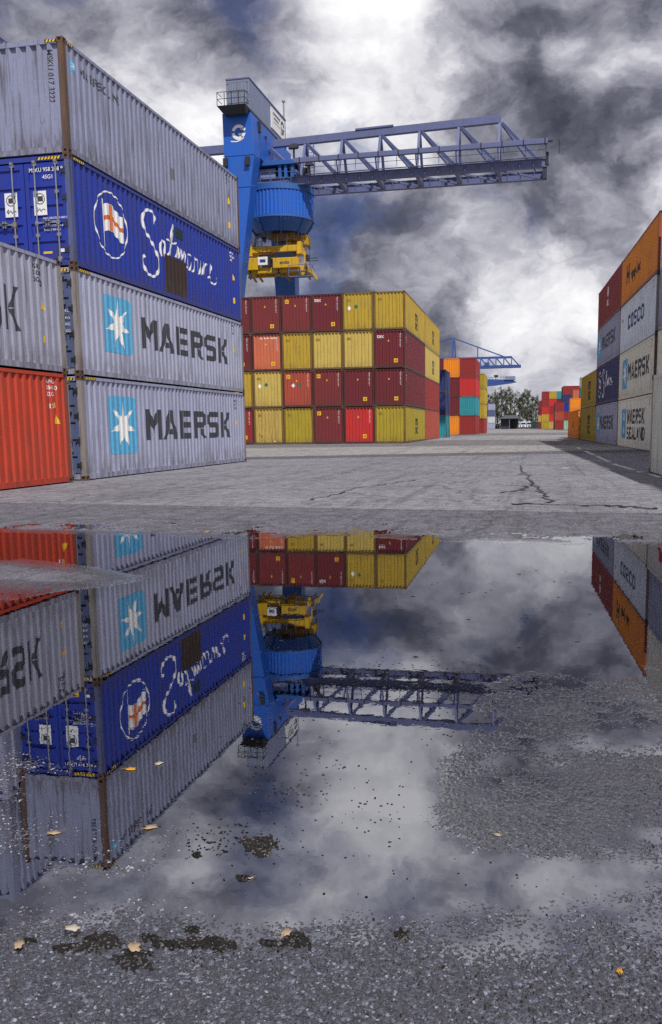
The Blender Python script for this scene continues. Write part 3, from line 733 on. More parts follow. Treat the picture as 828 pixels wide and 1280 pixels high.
decal(b3, ribbon([(8.40, 1.16), (8.52, 1.54), (8.54, 1.14), (8.68, 1.50), (8.84, 1.46), (8.86, 1.14), (9.02, 1.18), (9.22, 1.46), (9.14, 1.60), (9.04, 1.36), (9.10, 1.08), (9.36, .96), (9.62, 1.06), (9.72, 1.26)], .045, .07), 'R', WHITE)
decal(b3, [[(8.22, 1.70), (8.30, 1.70), (8.30, 1.80)]], 'R', WHITE)
decal(b3, rect(5.38, .165, 7.04, 1.26), 'R', paint('bare_brown_steel', (.045, .026, .022), 1.0, .6, .7), 'repair_patch', .009)
decal(b3, rect(6.20, 1.90, 6.80, 2.20), 'R', paint('dark_teal_patch', (.012, .03, .05), .5, .1), 'repair_patch', .010)
side_marks(b3, 'R', WHITE, 11.15, lines=('MSKU', '958 268', '45G1'), h=.085, v0=2.30)
txt(b3, 'MSKU 958 268 8', 1.36, 2.22, .095, WHITE, 'D', .008); txt(b3, '45G1', 1.70, 2.05, .095, WHITE, 'D', .008)
for k in range(4): txt(b3, 'MAX.GROSS 30 480 KG' if k % 2 == 0 else 'TARE 3 900 KG', 1.66, 1.12-k*.09, .05, WHITE, 'D', .004)
for u in (.66, 1.44):
    decal(b3, rect(u, 1.22, u+.34, 1.78), 'D', WHITE, 'door_placard', .006)
    decal(b3, ribbon([(u+.17+.12*math.cos(a), 1.60+.12*math.sin(a)) for a in np.linspace(0, 6.283, 12, endpoint=False)], .02, closed=True, n=2), 'D', CHARCOAL, 'placard_print', .009)
    decal(b3, rect(u+.10, 1.54, u+.25, 1.66), 'D', CHARCOAL, 'placard_print', .009)
    decal(b3, ribbon([(u+.04, 1.33), (u+.09, 1.40), (u+.07, 1.30), (u+.15, 1.37), (u+.18, 1.31), (u+.24, 1.36), (u+.30, 1.33)], .018), 'D', CHARCOAL, 'placard_print', .009)
decal(b3, rect(1.62, .32, 1.86, .37), 'D', YEL_STICK, 'warning_label', .006); decal(b3, rect(2.08, .34, 2.20, .42), 'D', WHITE, 'warning_label', .006); decal(b3, rect(.80, .93, .96, 1.10), 'D', RUSTY, 'door_placard', .006)
b4 = left_box(3, TOPGREY, 'weathered grey container with small star emblem, topmost of its stack above the blue one', post=RUSTY)
star_logo(b4, 'R', .36, 1.97, .64, 2.20)
decal(b4, word('MAERSK', .83, 1.99, 1.28, .20, .2), 'R', CHARCOAL); decal(b4, word('LINE', 2.22, 1.99, .66, .20, .2), 'R', CHARCOAL)
side_marks(b4, 'R', CHARCOAL, 10.9, lines=('MSKU', '017 322', '45G1'), h=.085, v0=2.30)
decal(b4, rect(6.10, 1.00, 6.42, 1.30), 'R', paint('grey_patch', (.16, .16, .17), .8, .3), 'repair_patch', .006)
txt(b4, 'MSKU 017 3222', 2.02, 2.32, .13, CHARCOAL, 'N', .012, rot=-math.pi/2, name='lettering')
for b in (b1, b2, b3): hazard(b, 'R', .22, 6, H86-.09)
for b in (b1, b2, b3): hazard(b, 'N', 1.62, 7, H86-.11)
hazard(b4, 'N', 2.0, 3, H86-.11); hazard(b4, 'R', .22, 3, H86-.09)
a1 = container((XL-CW/2, YA-L20/2, 0), 0, L20, H86, RED, 'short red container at ground level under the grey one, end of the left row', 'containers stacked in the left row', post=paint('worn_red_post', (.30, .07, .045), 1.0, .9))
for i, s_ in enumerate(('KNLU', '584 4 0', '22G1')): txt(a1, s_, L20-.86, 2.33-i*.145, .10, WHITE, 'R', .012)
decal(a1, rect(L20-.64, 1.77, L20-.52, 1.89), 'R', YEL_STICK, 'warning_label'); decal(a1, [[(L20-.62, 1.40), (L20-.40, 1.40), (L20-.51, 1.62)]], 'R', YEL_STICK, 'warning_label')
txt(a1, '15', L20-.76, 1.76, .11, WHITE, 'R', .01)
a2 = container((XL-CW/2, YA-L20/2, T86), 0, L20, H86, paint('paint_warm_grey', (.36, .37, .48), .8, .3, .5), 'short grey container with a dark letter K, stacked on the red container', 'containers stacked in the left row', post=POST)
decal(a2, word('MAERSK', L20-1.80-3.6, .80, 3.62, .93, .14), 'R', CHARCOAL)
for i, s_ in enumerate(('MSKU', '10 084', '22G1')): txt(a2, s_, L20-1.18, 2.26-i*.145, .105, BLACK, 'R', .012)
decal(a2, [[(L20-.96, 1.38), (L20-.72, 1.38), (L20-.84, 1.60)]], 'R', YEL_STICK, 'warning_label'); decal(a2, rect(L20-.90, .64, L20-.78, .80), 'R', YEL_STICK, 'warning_label')
txt(a2, 'D', L20-.93, 1.88, .16, BLACK, 'R', .012)
# the next row behind the left one: only the topmost box shows above the roof line
for k in range(4):
    z = 0 if k == 0 else T86+(k-1)*T96; hh = H96 if k else H86
    container((XL-CW-.12-CW/2, YB-.4+L40/2, z), 0, L40, hh, (MAROON, BLUE, GREY, TOPGREY)[k], ('maroon container at the bottom', 'blue container in the second tier', 'grey container in the third tier', 'tall weathered grey container on top')[k] + ' of the stack behind the left row', 'containers of the second left row', detail=0)

# ---------------------------------------------------------------- four-high block of long containers
AM = 0.02108; OM = np.array([-10.702, 68.927]); gM = np.array([math.cos(AM), math.sin(AM)]); eM = np.array([-math.sin(AM), math.cos(AM)])
WC = 2.462
TIER = ('bottom', 'second', 'third', 'top')
NTH = ('road corner', 'second', 'third', 'fourth', 'fifth', 'sixth')
GRID = [  # top row first; last entry stands at the road corner
    [('maroon', MAROON), ('maroon', MAROON2), ('maroon', MAROON2), ('maroon', MAROON), ('yellow', YELLOW), ('yellow', YELLOW)],
    [('maroon', MAROON), ('salmon orange', SALMON), ('yellow', YELLOW), ('yellow', YELLOW2), ('yellow', YELLOW2), ('maroon', MAROON)],
    [('yellow', YELLOW), ('yellow', YELLOW2), ('brick red', ORRED), ('maroon', MAROON2), ('maroon', MAROON), ('dark maroon', MAROON)],
    [('dark red', DKRED), ('rust-spotted yellow', YRUST), ('olive yellow', OLIVE), ('dark red', MAROON2), ('bright red', BRRED), ('olive yellow', OLIVE)]]
MID = {}
DARKPOST = {}
for row in GRID:
    for cn, mt in row: DARKPOST[mt.name] = paint('worn_frame_red', (.085, .022, .02), 1.0, .9) if ('maroon' in cn or 'red' in cn or 'salmon' in cn) else paint('worn_frame_yellow', (.20, .12, .025), 1.0, 1.0)
for ri, row in enumerate(GRID):
    for ci, (cn, mt) in enumerate(row):
        k = 3-ri; c = 5-ci
        o2 = OM + gM*(-(c+.5)*WC+.012) + eM*(L45/2+random.uniform(-.03, .06))
        where = ('%s tier at the road corner' % TIER[k]) if c == 0 else ('%s tier, %s stack from road corner' % (TIER[k], NTH[c]))
        r = container((o2[0], o2[1], k*T96), AM, L45, H96, mt, '%s container, %s of the four-high block' % (cn, where), 'containers of the four-high block', detail=1, post=DARKPOST[mt.name], frame=DARKPOST[mt.name])
        MID[(k, c)] = r
def msc(r, face, u, v, w, h):
    a, wa = text_tris('m', .73, .04); b, wb = text_tris('sc', .73, .04)
    decal(r, place(a, u, v+h*.52, w/wa, h*.48/.56), face, BLACK); decal(r, place(b, u, v, w/wb, h*.48/.56), face, BLACK)
def vert_text(r, s, u, v, h, mat, face='N'): return txt(r, s, u, v, h, mat, face, .012, rot=-math.pi/2)
for (k, c), r in MID.items():
    cn = r['label']
    if 'yellow' in cn:
        decal(r, rect(.30, 2.20, .62, 2.40), 'N', paint('faded_label', (.36, .22, .02), .8, .3), 'height_label')
        if (k, c) in ((3, 1), (1, 4)):
            for u, mt, dv in ((.52, WHITE, 0), (1.06, GREENP, .1)): decal(r, [[(u-.16, 1.72+dv), (u, 1.54+dv), (u+.16, 1.72+dv)], [(u-.16, 1.72+dv), (u+.16, 1.72+dv), (u, 1.90+dv)]], 'N', mt, 'hazard_diamond')
    else:
        vert_text(r, 'TEXU 450 218 7', 1.98, 2.62, .11, WHITE)
        u = random.choice((.30, 1.50, 1.55)); v = 2.25 if u < 1 else .42
        decal(r, rect(u, v, u+.30, v+.30), 'N', YEL_STICK, 'height_label'); txt(r, '45', u+.05, v+.08, .14, BLACK, 'N', .012, lift=.008)
        decal(r, [[(1.05, 2.02), (1.20, 2.02), (1.12, 2.18)]], 'N', YEL_STICK, 'warning_label')
        if (k, c) == (1, 3):
            for u, mt, dv in ((.86, WHITE, 0), (1.36, GREENP, .1)): decal(r, [[(u-.16, 1.72+dv), (u, 1.54+dv), (u+.16, 1.72+dv)], [(u-.16, 1.72+dv), (u+.16, 1.72+dv), (u, 1.90+dv)]], 'N', mt, 'hazard_diamond')
for kc in ((3, 2), (2, 0)): txt(MID[kc], 'tex', .22, 2.30, .30, WHITE, 'N', .012)
decal(MID[(2, 4)], [q for i in range(11) if i not in (2, 6) for q in rect(.62+i*.13, 2.50, .62+i*.13+.08, 2.60)], 'N', WHITE)
decal(MID[(0, 4)], rect(1.6, .2, 1.75, .25), 'N', WHITE, 'warning_label')
# second container lengthwise behind the corner stack
for k, (cn, mt) in enumerate((('brick red', ORRED), ('dark red', DKRED), ('tan yellow', YELLOW2), ('tan yellow', YELLOW))):
    o2 = OM + gM*(-.5*WC) + eM*(13.96+L45/2)
    r = container((o2[0], o2[1], k*T96), AM, L45, H96, mt, '%s container, %s tier, behind the road corner stack of the block' % (cn, TIER[k]), 'containers of the four-high block', detail=1)
    MID[(k, 'b')] = r
for kc in ((3, 0), (0, 0), (3, 'b'), (2, 'b')):
    r = MID[kc]; msc(r, 'R', 6.3, .70, 1.7, 1.35)
for kc in ((2, 0), (1, 0)): vert_text(MID[kc], 'tex', .55, 2.4, .25, WHITE, 'R')

# ---------------------------------------------------------------- right row
AR = 0.04835; OR = np.array([4.6308, 41.814]); eR = np.array([-math.sin(AR), math.cos(AR)]); nR = np.array([math.cos(AR), math.sin(AR)])
def right_box(v0, k, mat, label, L=L40, H=H86, T=T86, grp='containers of the right row', **kw):
    o2 = OR + eR*(v0+L/2) + nR*(CW/2)
    return container((o2[0], o2[1], k*T), AR, L, H, mat, label, grp, **kw)
rb = {}
rb[0, 0] = right_box(0, 0, CREAM, 'off-white container with two lines of dark block letters at ground level in the right row', post=RUSTY)
rb[0, 1] = right_box(0, 1, paint('paint_cream_grey', (.80, .78, .66), .5, .35, .55), 'cream container with blue star strip and one line of dark letters above the two-line one', post=RUSTY)
rb[0, 2] = right_box(0, 2, COOLGREY, 'pale blue-grey container with rounded navy capital letters beneath the orange one', post=POST)
rb[0, 3] = right_box(0, 3, ORANGE, 'orange container with dark emblem and wordmark on top of the right row', frame=paint('paint_burnt_orange', (.34, .07, .02), .8, .6), post=paint('paint_burnt_orange', (.34, .07, .02), .8, .6))
rb[1, 0] = right_box(12.25, 0, GREY2, 'pale grey container with star strip at ground level under the small navy one', post=POST)
rb[1, 1] = right_box(12.25, 1, NAVY, 'navy container with white oval emblem and script in the right row')
rb[1, 2] = right_box(12.25, 2, GREY, 'grey container with star strip and dark letters between navy and maroon ones', post=POST)
rb[1, 3] = right_box(12.25, 3, DKRED, 'dark red container with small white emblem on top beside the orange one')
def rcar(r, sq, wd): carrier(r, 'L', sq, wd)     # u on the left face runs from the far end towards the camera
U = lambda v: L40-v
decal(rb[0, 0], rect(U(10.3), .50, U(8.7), 2.06), 'L', SKYBLUE, 'emblem'); decal(rb[0, 0], star7(U(9.5), 1.62, .38), 'L', WHITE, 'emblem_star', .007); decal(rb[0, 0], star7(U(9.5), .92, .34), 'L', WHITE, 'emblem_star', .007)
decal(rb[0, 0], word('MAERSK', U(8.22), 1.26, 5.85, .74), 'L', CHARCOAL); decal(rb[0, 0], word('SEALAND', U(8.26), .45, 6.05, .64), 'L', CHARCOAL)
rcar(rb[0, 1], (U(10.6), .55, U(8.75), 2.15), (U(8.45), .95, 7.0, .88))
decal(rb[0, 2], word('COSCO', U(9.1), 1.08, 5.5, .74, .18), 'L', DKBLUE); txt(rb[0, 2], 'CBHU', U(11.5), 1.72, .16, DKBLUE, 'L', .012)
e = decal(rb[0, 3], tri_polys([[(U(10.1), .95), (U(9.85), .95), (U(9.85), 1.3), (U(9.2), 1.3), (U(9.2), .95), (U(8.95), .95), (U(8.95), 2.0), (U(9.2), 2.0), (U(9.2), 1.6), (U(9.85), 1.6), (U(9.85), 2.0), (U(10.1), 2.0)]]), 'L', BLACK, 'emblem')
txt(rb[0, 3], 'Hapag-Lloyd', U(8.6), 1.02, .60, BLACK, 'L', .03, sx=.85)
decal(rb[1, 3], star7(U(6.6), 1.95, .42, .6), 'L', WHITE, 'emblem'); txt(rb[1, 3], 'MOL', U(7.0), 1.05, .36, WHITE, 'L', .012)
rcar(rb[1, 2], (U(11.9), .55, U(9.7), 2.15), (U(9.4), 1.0, 7.3, .85)); rcar(rb[1, 0], (U(11.5), .58, U(9.4), 2.1), (U(9.2), .95, 7.2, .86))
decal(rb[1, 1], ribbon([(U(10.1)+.85*math.cos(a), 1.35+.85*math.sin(a)) for a in np.linspace(0, 6.283, 24, endpoint=False)], .08, closed=True, n=2), 'L', WHITE, 'emblem_ring')
decal(rb[1, 1], tri_polys([[(U(10.5), 1.15), (U(9.7), 1.05), (U(9.7), 1.65), (U(10.5), 1.75)]]), 'L', WHITE, 'emblem_flag')
decal(rb[1, 1], tri_polys([[(U(10.5), 1.35), (U(9.7), 1.25), (U(9.7), 1.45), (U(10.5), 1.55)]]), 'L', ORG_STICK, 'flag_band', .007)
decal(rb[1, 1], ribbon([(U(7.5), 2.0), (U(7.9), 2.25), (U(8.4), 1.95), (U(7.6), 1.2), (U(7.5), .6), (U(8.2), .45), (U(8.5), .8)], .08, .16), 'L', WHITE)
decal(rb[1, 1], ribbon([(U(7.1), 1.1), (U(6.8), 1.6), (U(6.7), 1.1), (U(6.2), 2.1), (U(6.0), 1.1), (U(5.7), 1.6), (U(5.5), 1.1), (U(5.1), 1.6), (U(4.9), 1.1), (U(4.5), 1.5), (U(4.2), 1.1), (U(3.8), 1.6), (U(3.5), 1.1), (U(3.0), 1.3)], .07, .12), 'L', WHITE)
for r in (rb[0, 0], rb[0, 1], rb[1, 0], rb[1, 2], rb[0, 2]): side_marks(r, 'L', BLACK, 11.1, lines=('MSKU', '410 55', '45G1'), tri=False, h=.085)
for k in range(2):
    r = right_box(24.6, k, OLIVE if k == 0 else YELLOW, ('olive yellow container with dark vertical print at ground level beside the grey one', 'yellow container with dark vertical print stacked on the olive yellow one')[k])
    msc(r, 'L', U(6.0), .60, 2.0, 1.45)
r4 = right_box(38.9, 0, ORANGE, 'single bright orange container standing alone behind the yellow pair', doors=True, door_mat=DKRED)
txt(r4, 'LCG', U(6.6), 1.05, .55, CHARCOAL, 'L', .02)
# rows to the right of the camera's view, whose shadow lies across the lane
for j, v0 in enumerate((-12.9, -25.3, -37.7)):
    for k in range(4): right_box(v0, k, random.choice((GREY, MAROON, ORANGE, BLUE, CREAM)), 'container, %s tier, %s stack of the right row before the orange-topped one' % (TIER[k], ('first', 'second', 'third')[j]), detail=0)
gA = on_ground(811.6, 590.5)
o2 = gA[:2] + nR*(CW/2) - eR*(L20/2)
gbox = container((o2[0], o2[1], 0), AR, L20, 2.44, STONE, 'stone grey corrugated container with a red round logo standing alone on the lane', 'containers of the right row', post=paint('worn_cream_post', (.42, .38, .28), .9, .7))
def disc(cu, cv, r, n=20): return tri_polys([[(cu+r*math.cos(a), cv+r*math.sin(a)) for a in np.linspace(0, 6.283, n, endpoint=False)]])
decal(gbox, disc(2.0, 1.62, .40), 'L', REDP, 'emblem'); decal(gbox, disc(2.7, 1.62, .40), 'L', REDP, 'emblem'); decal(gbox, tri_polys([[(1.85, 1.62), (2.05, 1.8), (2.25, 1.62), (2.05, 1.44)]]), 'L', WHITE, 'emblem', .008)

# ---------------------------------------------------------------- stacks further down the lane
def far_stack(p0, rz, cols, L, H, T, group, words, detail=0, step=2.47, side=-1):
    """cols[c] = list of (colour word, material) from the ground up; c grows along local +X*side"""
    ux = np.array([math.cos(rz), math.sin(rz)]); uy = np.array([-math.sin(rz), math.cos(rz)])
    for c, col in enumerate(cols):
        for k, it in enumerate(col):
            if it is None: continue
            cn, mt = it; o2 = np.array(p0[:2]) + ux*side*(c+.5)*step + uy*L/2
            container((o2[0], o2[1], k*T), rz, L, H, mt, words(cn, k, c, len(col)), group, detail=detail)
ORD = ('bottom', 'second', 'third', 'fourth', 'fifth')
pc = on_ground(557.5, 546.8)
far_stack((pc[0], 103.6), .02, [[('teal', TEAL), ('dark navy', NAVY), ('navy', NAVY)]], L20, H86, T86, 'three-high navy and teal stack', lambda cn, k, c, n: '%s short container, %s tier of the three-high stack past the big block' % (cn, ORD[k]), 1)
D = 138.0; pd = at_y(594.8, 542, D)
far_stack((pd[0], D), .02, [[('maroon', DKRED), ('teal', TEAL), ('red', BRRED), ('dark red', DKRED)], [('orange', ORANGE), ('maroon', MAROON), ('maroon', MAROON), ('orange', ORANGE)], [('maroon', MAROON), ('maroon', MAROON), ('maroon', MAROON), ('maroon', MAROON)]],
          L40, H96, T96, 'four-high orange, red and teal stack', lambda cn, k, c, n: '%s container, %s tier, %s of the mixed stack with a teal box' % (cn, ORD[k], ('lane side', 'middle column', 'back column')[c]), 1)
pd2 = at_y(605.3, 539, 158)
far_stack((pd2[0], 158), .02, [[('red', DKRED), ('yellow', YELLOW), ('yellow', YELLOW), ('yellow', OLIVE)]], L40, H86, T86, 'four-high yellow stack', lambda cn, k, c, n: '%s container, %s tier of the yellow stack behind the teal box' % (cn, ORD[k]))
pe = at_y(618, 536, 370)
far_stack((pe[0], 370), .02, [[('pale grey', GREY2), ('pale grey', WHITEGREY), ('dull grey', DOORBLUE), ('pale grey', GREY2)], [('pale grey', GREY2), ('pale grey', GREY2), ('navy', NAVY), ('slate blue', DOORBLUE)]], L40, H86, T86, 'far grey and navy stack', lambda cn, k, c, n: '%s container, %s tier, %s of the far stack by the shed' % (cn, ORD[k], ('shed side', 'yard side')[c]))
pf = at_y(677.3, 535.7, 318)
far_stack((pf[0], 318), .02, [[('yellow', OLIVE), ('yellow', YELLOW), ('red', BRRED), ('red', DKRED), ('red', DKRED)], [('brown yellow', YRUST), ('red', BRRED), ('dark red', DKRED), ('red', BRRED), ('yellow', YELLOW)], [('red', DKRED), ('dark red', MAROON), ('maroon', MAROON), ('maroon', MAROON), ('teal', TEAL)]],
          L40, H86, T86, 'five-high stack at the end of the lane', lambda cn, k, c, n: '%s container, %s tier, %s column of the five-high stack' % (cn, ORD[k], ('tree side', 'middle', 'inner')[c]), side=1)
pf2 = at_y(673, 536.4, 350)
far_stack((pf2[0], 350), .02, [[('brown', MAROON2), ('brown', YRUST), ('dark red', MAROON), ('brown', MAROON2)]], L40, H86, T86, 'brown stack behind the five-high stack', lambda cn, k, c, n: '%s container, %s tier of the brown stack beside the trees' % (cn, ORD[k]), side=1)
pg = at_y(694, 537, 262)
far_stack((pg[0], 262), .03, [[('red', DKRED), ('brick red', ORRED), ('red', DKRED)], [('pale green', PALEGREEN), ('red', DKRED)]], L40, H86, T86, 'three-high red stack', lambda cn, k, c, n: '%s container, %s tier, %s column of the low red stack' % (cn, ORD[k], ('outer', 'inner')[c]), side=1)
ph = at_y(703.5, 537, 277)
far_stack((ph[0], 277), .03, [[('red', DKRED), ('red', DKRED), ('blue', BLUE), ('violet blue', NAVY), ('dark red', DKRED)], [('red', DKRED), ('red', MAROON), ('blue', BLUE), ('maroon', MAROON), ('red', DKRED)]], L40, H86, T86, 'tall stack behind the low red one', lambda cn, k, c, n: '%s container, %s tier, %s column of the tall stack behind the low red one' % (cn, ORD[k], ('outer', 'inner')[c]), side=1)
pi_ = at_y(712.5, 538, 226)
far_stack((pi_[0], 226), .03, [[('orange', ORANGE), ('orange', ORANGE), ('orange', ORANGE)], [('salmon', SALMON), ('red', ORRED), ('salmon', ORRED), ('teal', TEAL), ('white grey', WHITEGREY)]], L20, H86, T86, 'orange and teal stack', lambda cn, k, c, n: '%s container, %s tier, %s column of the stack behind the lone orange box' % (cn, ORD[k], ('outer', 'inner')[c]), side=1)
pi2 = at_y(716, 538, 240)
far_stack((pi2[0], 240), .03, [[('brown', MAROON2), ('brown', MAROON2), ('brown', ORRED), ('salmon', SALMON)]], L20, H86, T86, 'salmon-topped stack', lambda cn, k, c, n: '%s container, %s tier of the salmon-topped stack' % (cn, ORD[k]), side=1)

# ---------------------------------------------------------------- main gantry crane
CY0 = 91.0                                       # boom axis
crane = empty('gantry_crane', (-29.2, CY0, 0)); tag(crane, 'blue gantry crane with grey lattice boom and round machinery drum', 'crane')
OX, OY = -29.2, CY0
def cp(x, y, z): return (x-OX, y-OY, z)
def cbuild(m, name, mat, parent=crane, **kw):
    m.v = [(v[0]-OX, v[1]-OY, v[2]) for v in m.v]; return m.build(name, mat, parent, **kw)
def sect(x0, x1, y0, y1, z): return [(x0, y0, z), (x1, y0, z), (x1, y1, z), (x0, y1, z)]
leg = cbuild(MB().hull8(sect(-30.72, -27.72, 85, 86.9, 27.2), sect(-30.78, -27.95, 85, 86.9, 31.1)), 'leg_head', CRANE_BLUE, bevel=.03)
near_leg = cbuild(MB().hull8(sect(-33.1, -31.75, 85.1, 86.6, .55), sect(-30.72, -27.70, 85.001, 86.899, 27.19)), 'leg', CRANE_BLUE, bevel=.03)
far_leg = cbuild(MB().hull8(sect(-28.5, -27.0, 97, 98.6, .55), sect(-30.3, -27.5, 97, 98.8, 27.2)), 'leg', CRANE_BLUE2, bevel=.03)
for lg, xx, yy in ((near_leg, -32.4, 85.8), (far_leg, -27.75, 97.8)):
    cbuild(MB().box(xx-.9, xx+.9, yy-2.6, yy+2.6, .30, .55).box(xx-.45, xx+.45, yy-2.4, yy-.3, .02, .30).box(xx-.45, xx+.45, yy+.3, yy+2.4, .02, .30), 'bogie', DARK, lg)
# welded seams and hatch boxes on the leg
for z in (27.2, 24.3): cbuild(MB().box(-30.80, -27.66, 84.965, 84.998, z, z+.06), 'weld_flange', CRANE_BLUE2, near_leg)
for x in (-30.55, -28.35): cbuild(MB().box(x-.22, x+.22, 84.75, 84.999, 26.3, 27.0).box(x-.26, x+.26, 84.7, 84.75, 26.22, 26.36), 'floodlight', DARK, near_leg)
girder = cbuild(MB().hull8(sect(-30.7, -27.95, 86.901, 98.8, 27.6), sect(-30.7, -27.95, 86.901, 98.8, 31.1)), 'cross_girder', CRANE_BLUE, bevel=.03)
cbuild(MB().hull8(sect(-30.4, -28.1, 92.6, 98.7, 25.6), sect(-30.4, -28.1, 91.2, 98.7, 27.59)), 'girder_haunch', CRANE_BLUE2, girder)
cbuild(MB().box(-27.949, -27.75, 87.2, 87.6, 29.9, 30.9).box(-27.949, -27.8, 89.4, 89.6, 29.9, 30.2).box(-27.949, -27.8, 90.6, 90.8, 28.9, 29.2), 'junction_box', DARK, girder)
# machinery house: a long grey box with doors and a railed landing
house = cbuild(MB().box(-30.25, -27.98, 84.9, 97.0, 31.16, 34.0), 'machinery_house', HOUSE_GREY, bevel=.02)
cbuild(MB().box(-30.3, -27.93, 84.85, 97.05, 34.0, 34.12), 'roof', CRANE_GREY, house)
cbuild(MB().box(-27.978, -27.93, 84.9, 97.0, 31.1, 31.3), 'sill_beam', DARK, house)
for x in (-30.0, -29.1): cbuild(MB().box(x, x+.82, 84.84, 84.898, 31.4, 33.7), 'door', HOUSE_GREY, house, bevel=.01)
rods = MB()
for x in (-30.2, -29.75, -29.45, -29.14, -28.85, -28.5, -28.08): rods.tube((x, 84.80, 31.3), (x, 84.80, 33.9), .03, 6)
for z in (31.9, 32.9, 33.75): rods.box(-30.22, -28.02, 84.80, 84.835, z, z+.04)
cbuild(rods, 'locking_bars', STEEL, house)
cbuild(MB().hull8(sect(-30.3, -28.2, 84.2, 84.84, 30.7), sect(-30.75, -27.95, 83.5, 84.84, 31.3)), 'landing', DARK, house)
rl = MB()
for x in (-30.72, -30.0, -29.3, -28.6, -28.0): rl.tube((x, 83.55, 31.3), (x, 83.55, 32.5), .035, 6)
for z in (31.9, 32.5): rl.tube((-30.72, 83.55, z), (-28.0, 83.55, z), .03, 6); rl.tube((-30.72, 83.55, z), (-30.72, 84.8, z), .03, 6); rl.tube((-28.0, 83.55, z), (-28.0, 84.8, z), .03, 6)
cbuild(rl, 'railing', DARK, house)
sign = cbuild(MB().box(-27.979, -27.90, 91.6, 96.4, 31.7, 33.7), 'sign_panel', WHITE, house)
def yz_print(tris, x, y0, z0, name, mat, parent): 
    m = MB()
    for t in tris: m.poly([(x, y0+p[0], z0+p[1]) for p in t])
    return cbuild(m, name, mat, parent)
def xz_print(tris, y, x0, z0, name, mat, parent):
    m = MB()
    for t in tris: m.poly([(x0+p[0], y, z0+p[1]) for p in t])
    return cbuild(m, name, mat, parent)
# the operator's mark: a cut ring reading as a G with a swoosh under it
def g_mark(s):
    arc = lambda a0, a1: ribbon([(.5+.38*math.cos(R(a)), .55+.38*math.sin(R(a))) for a in np.linspace(a0, a1, 12)], .20, n=2)
    tr = arc(40, 165) + arc(185, 300) + tri_polys([[(.48, .48), (.98, .48), (.90, .30), (.80, .22), (.70, .34), (.48, .36)], [(.95, .62), (.98, .78), (.70, .82), (.62, .72)]]) + ribbon([(-.05, .02), (.3, -.02), (.62, .06), (.85, .20)], .07, n=4)
    return [[(p[0]*s, p[1]*s) for p in t] for t in tr]
xz_print(g_mark(1.45), 84.975, -29.9, 28.5, 'operator_mark', WHITE, leg)
yz_print(g_mark(1.3), -27.89, 94.85, 32.1, 'operator_mark', CHARCOAL, sign)
for i, s_ in enumerate(('RHEIN-NECKAR', 'TERMINAL')):
    pass
yz_print([q for i in range(9) for q in rect(.2+i*.28, 1.15, .40+i*.28, 1.38)] + [q for i in range(6) for q in rect(.5+i*.28, .75, .70+i*.28, .95)] + rect(.4, .45, 2.6, .50), -27.89, 92.0, 32.0, 'sign_print', CHARCOAL, sign)
cbuild(MB().tube((-28.2, 97.2, 31), (-28.2, 97.2, 36.0), .09, 8).tube((-28.2, 97.2, 36.0), (-28.2, 97.2, 36.15), .2, 8), 'exhaust_pipe', STEEL, house)
# lattice boom: one top chord, two bottom girders, inclined posts and diagonals
YN, YF, ZG, ZT = 88.9, 93.1, 25.55, 30.05
ztop = lambda x: 29.85+.025*(x+27.3)
zg = lambda x: ZG + .006*(x+27)
px_posts = [382, 428.5, 476, 525, 574, 625]
posts = [at_y(px_, 170, CY0)[0] for px_ in px_posts]
sp = (posts[-1]-posts[0])/5
left_posts = [posts[0]-sp*i for i in range(2, 11)]
XTIP = -.35; XT = posts[-1]+.12
boom_parts = MB()
tc1 = cbuild(MB().bar((-27.6, CY0, ztop(-27.6)), (XT, CY0, ztop(XT)), .55, .70), 'top_chord', CRANE_GREY, bevel=.02)
cbuild(MB().bar((-66, CY0, 29.7), (-30.5, CY0, 29.7), .62, .82), 'top_chord', CRANE_GREY, bevel=.02)
cbuild(MB().bar((-19, CY0, ztop(-19)+.44), (-15.2, CY0, ztop(-15.2)+.44), .72, .16), 'splice_plate', CRANE_GREY, tc1)
for yy, nm in ((YN, 'near'), (YF, 'far')):
    g = cbuild(MB().box(-66, XTIP, yy-.18, yy+.18, ZG-.34, ZG+.30).box(-66, XTIP, yy-.30, yy+.30, ZG+.301, ZG+.36).box(-66, XTIP, yy-.30, yy+.30, ZG-.40, ZG-.341), 'bottom_girder', CRANE_GREY)
    ribs = MB(); x = -40.0
    while x < XTIP: ribs.box(x, x+.06, yy-.29, yy-.181, ZG-.339, ZG+.299); x += 1.28
    cbuild(ribs, 'stiffener', CRANE_GREY, g)
    hr = MB(); x = -22.5; s = -1 if yy < CY0 else 1
    while x < XTIP-.3: hr.tube((x, yy+s*.9, ZG+.47), (x, yy+s*.9, ZG+1.45), .03, 5); x += 2.02
    for z in (.95, 1.45): hr.tube((-23.5, yy+s*.9, ZG+z), (XTIP-.2, yy+s*.9, ZG+z), .025, 5)
    if yy > CY0: continue
    hr.box(-23.5, XTIP-.1, yy-.95, yy-.70, ZG+.30, ZG+.34)
    cbuild(hr, 'walkway_railing', CRANE_GREY, g)
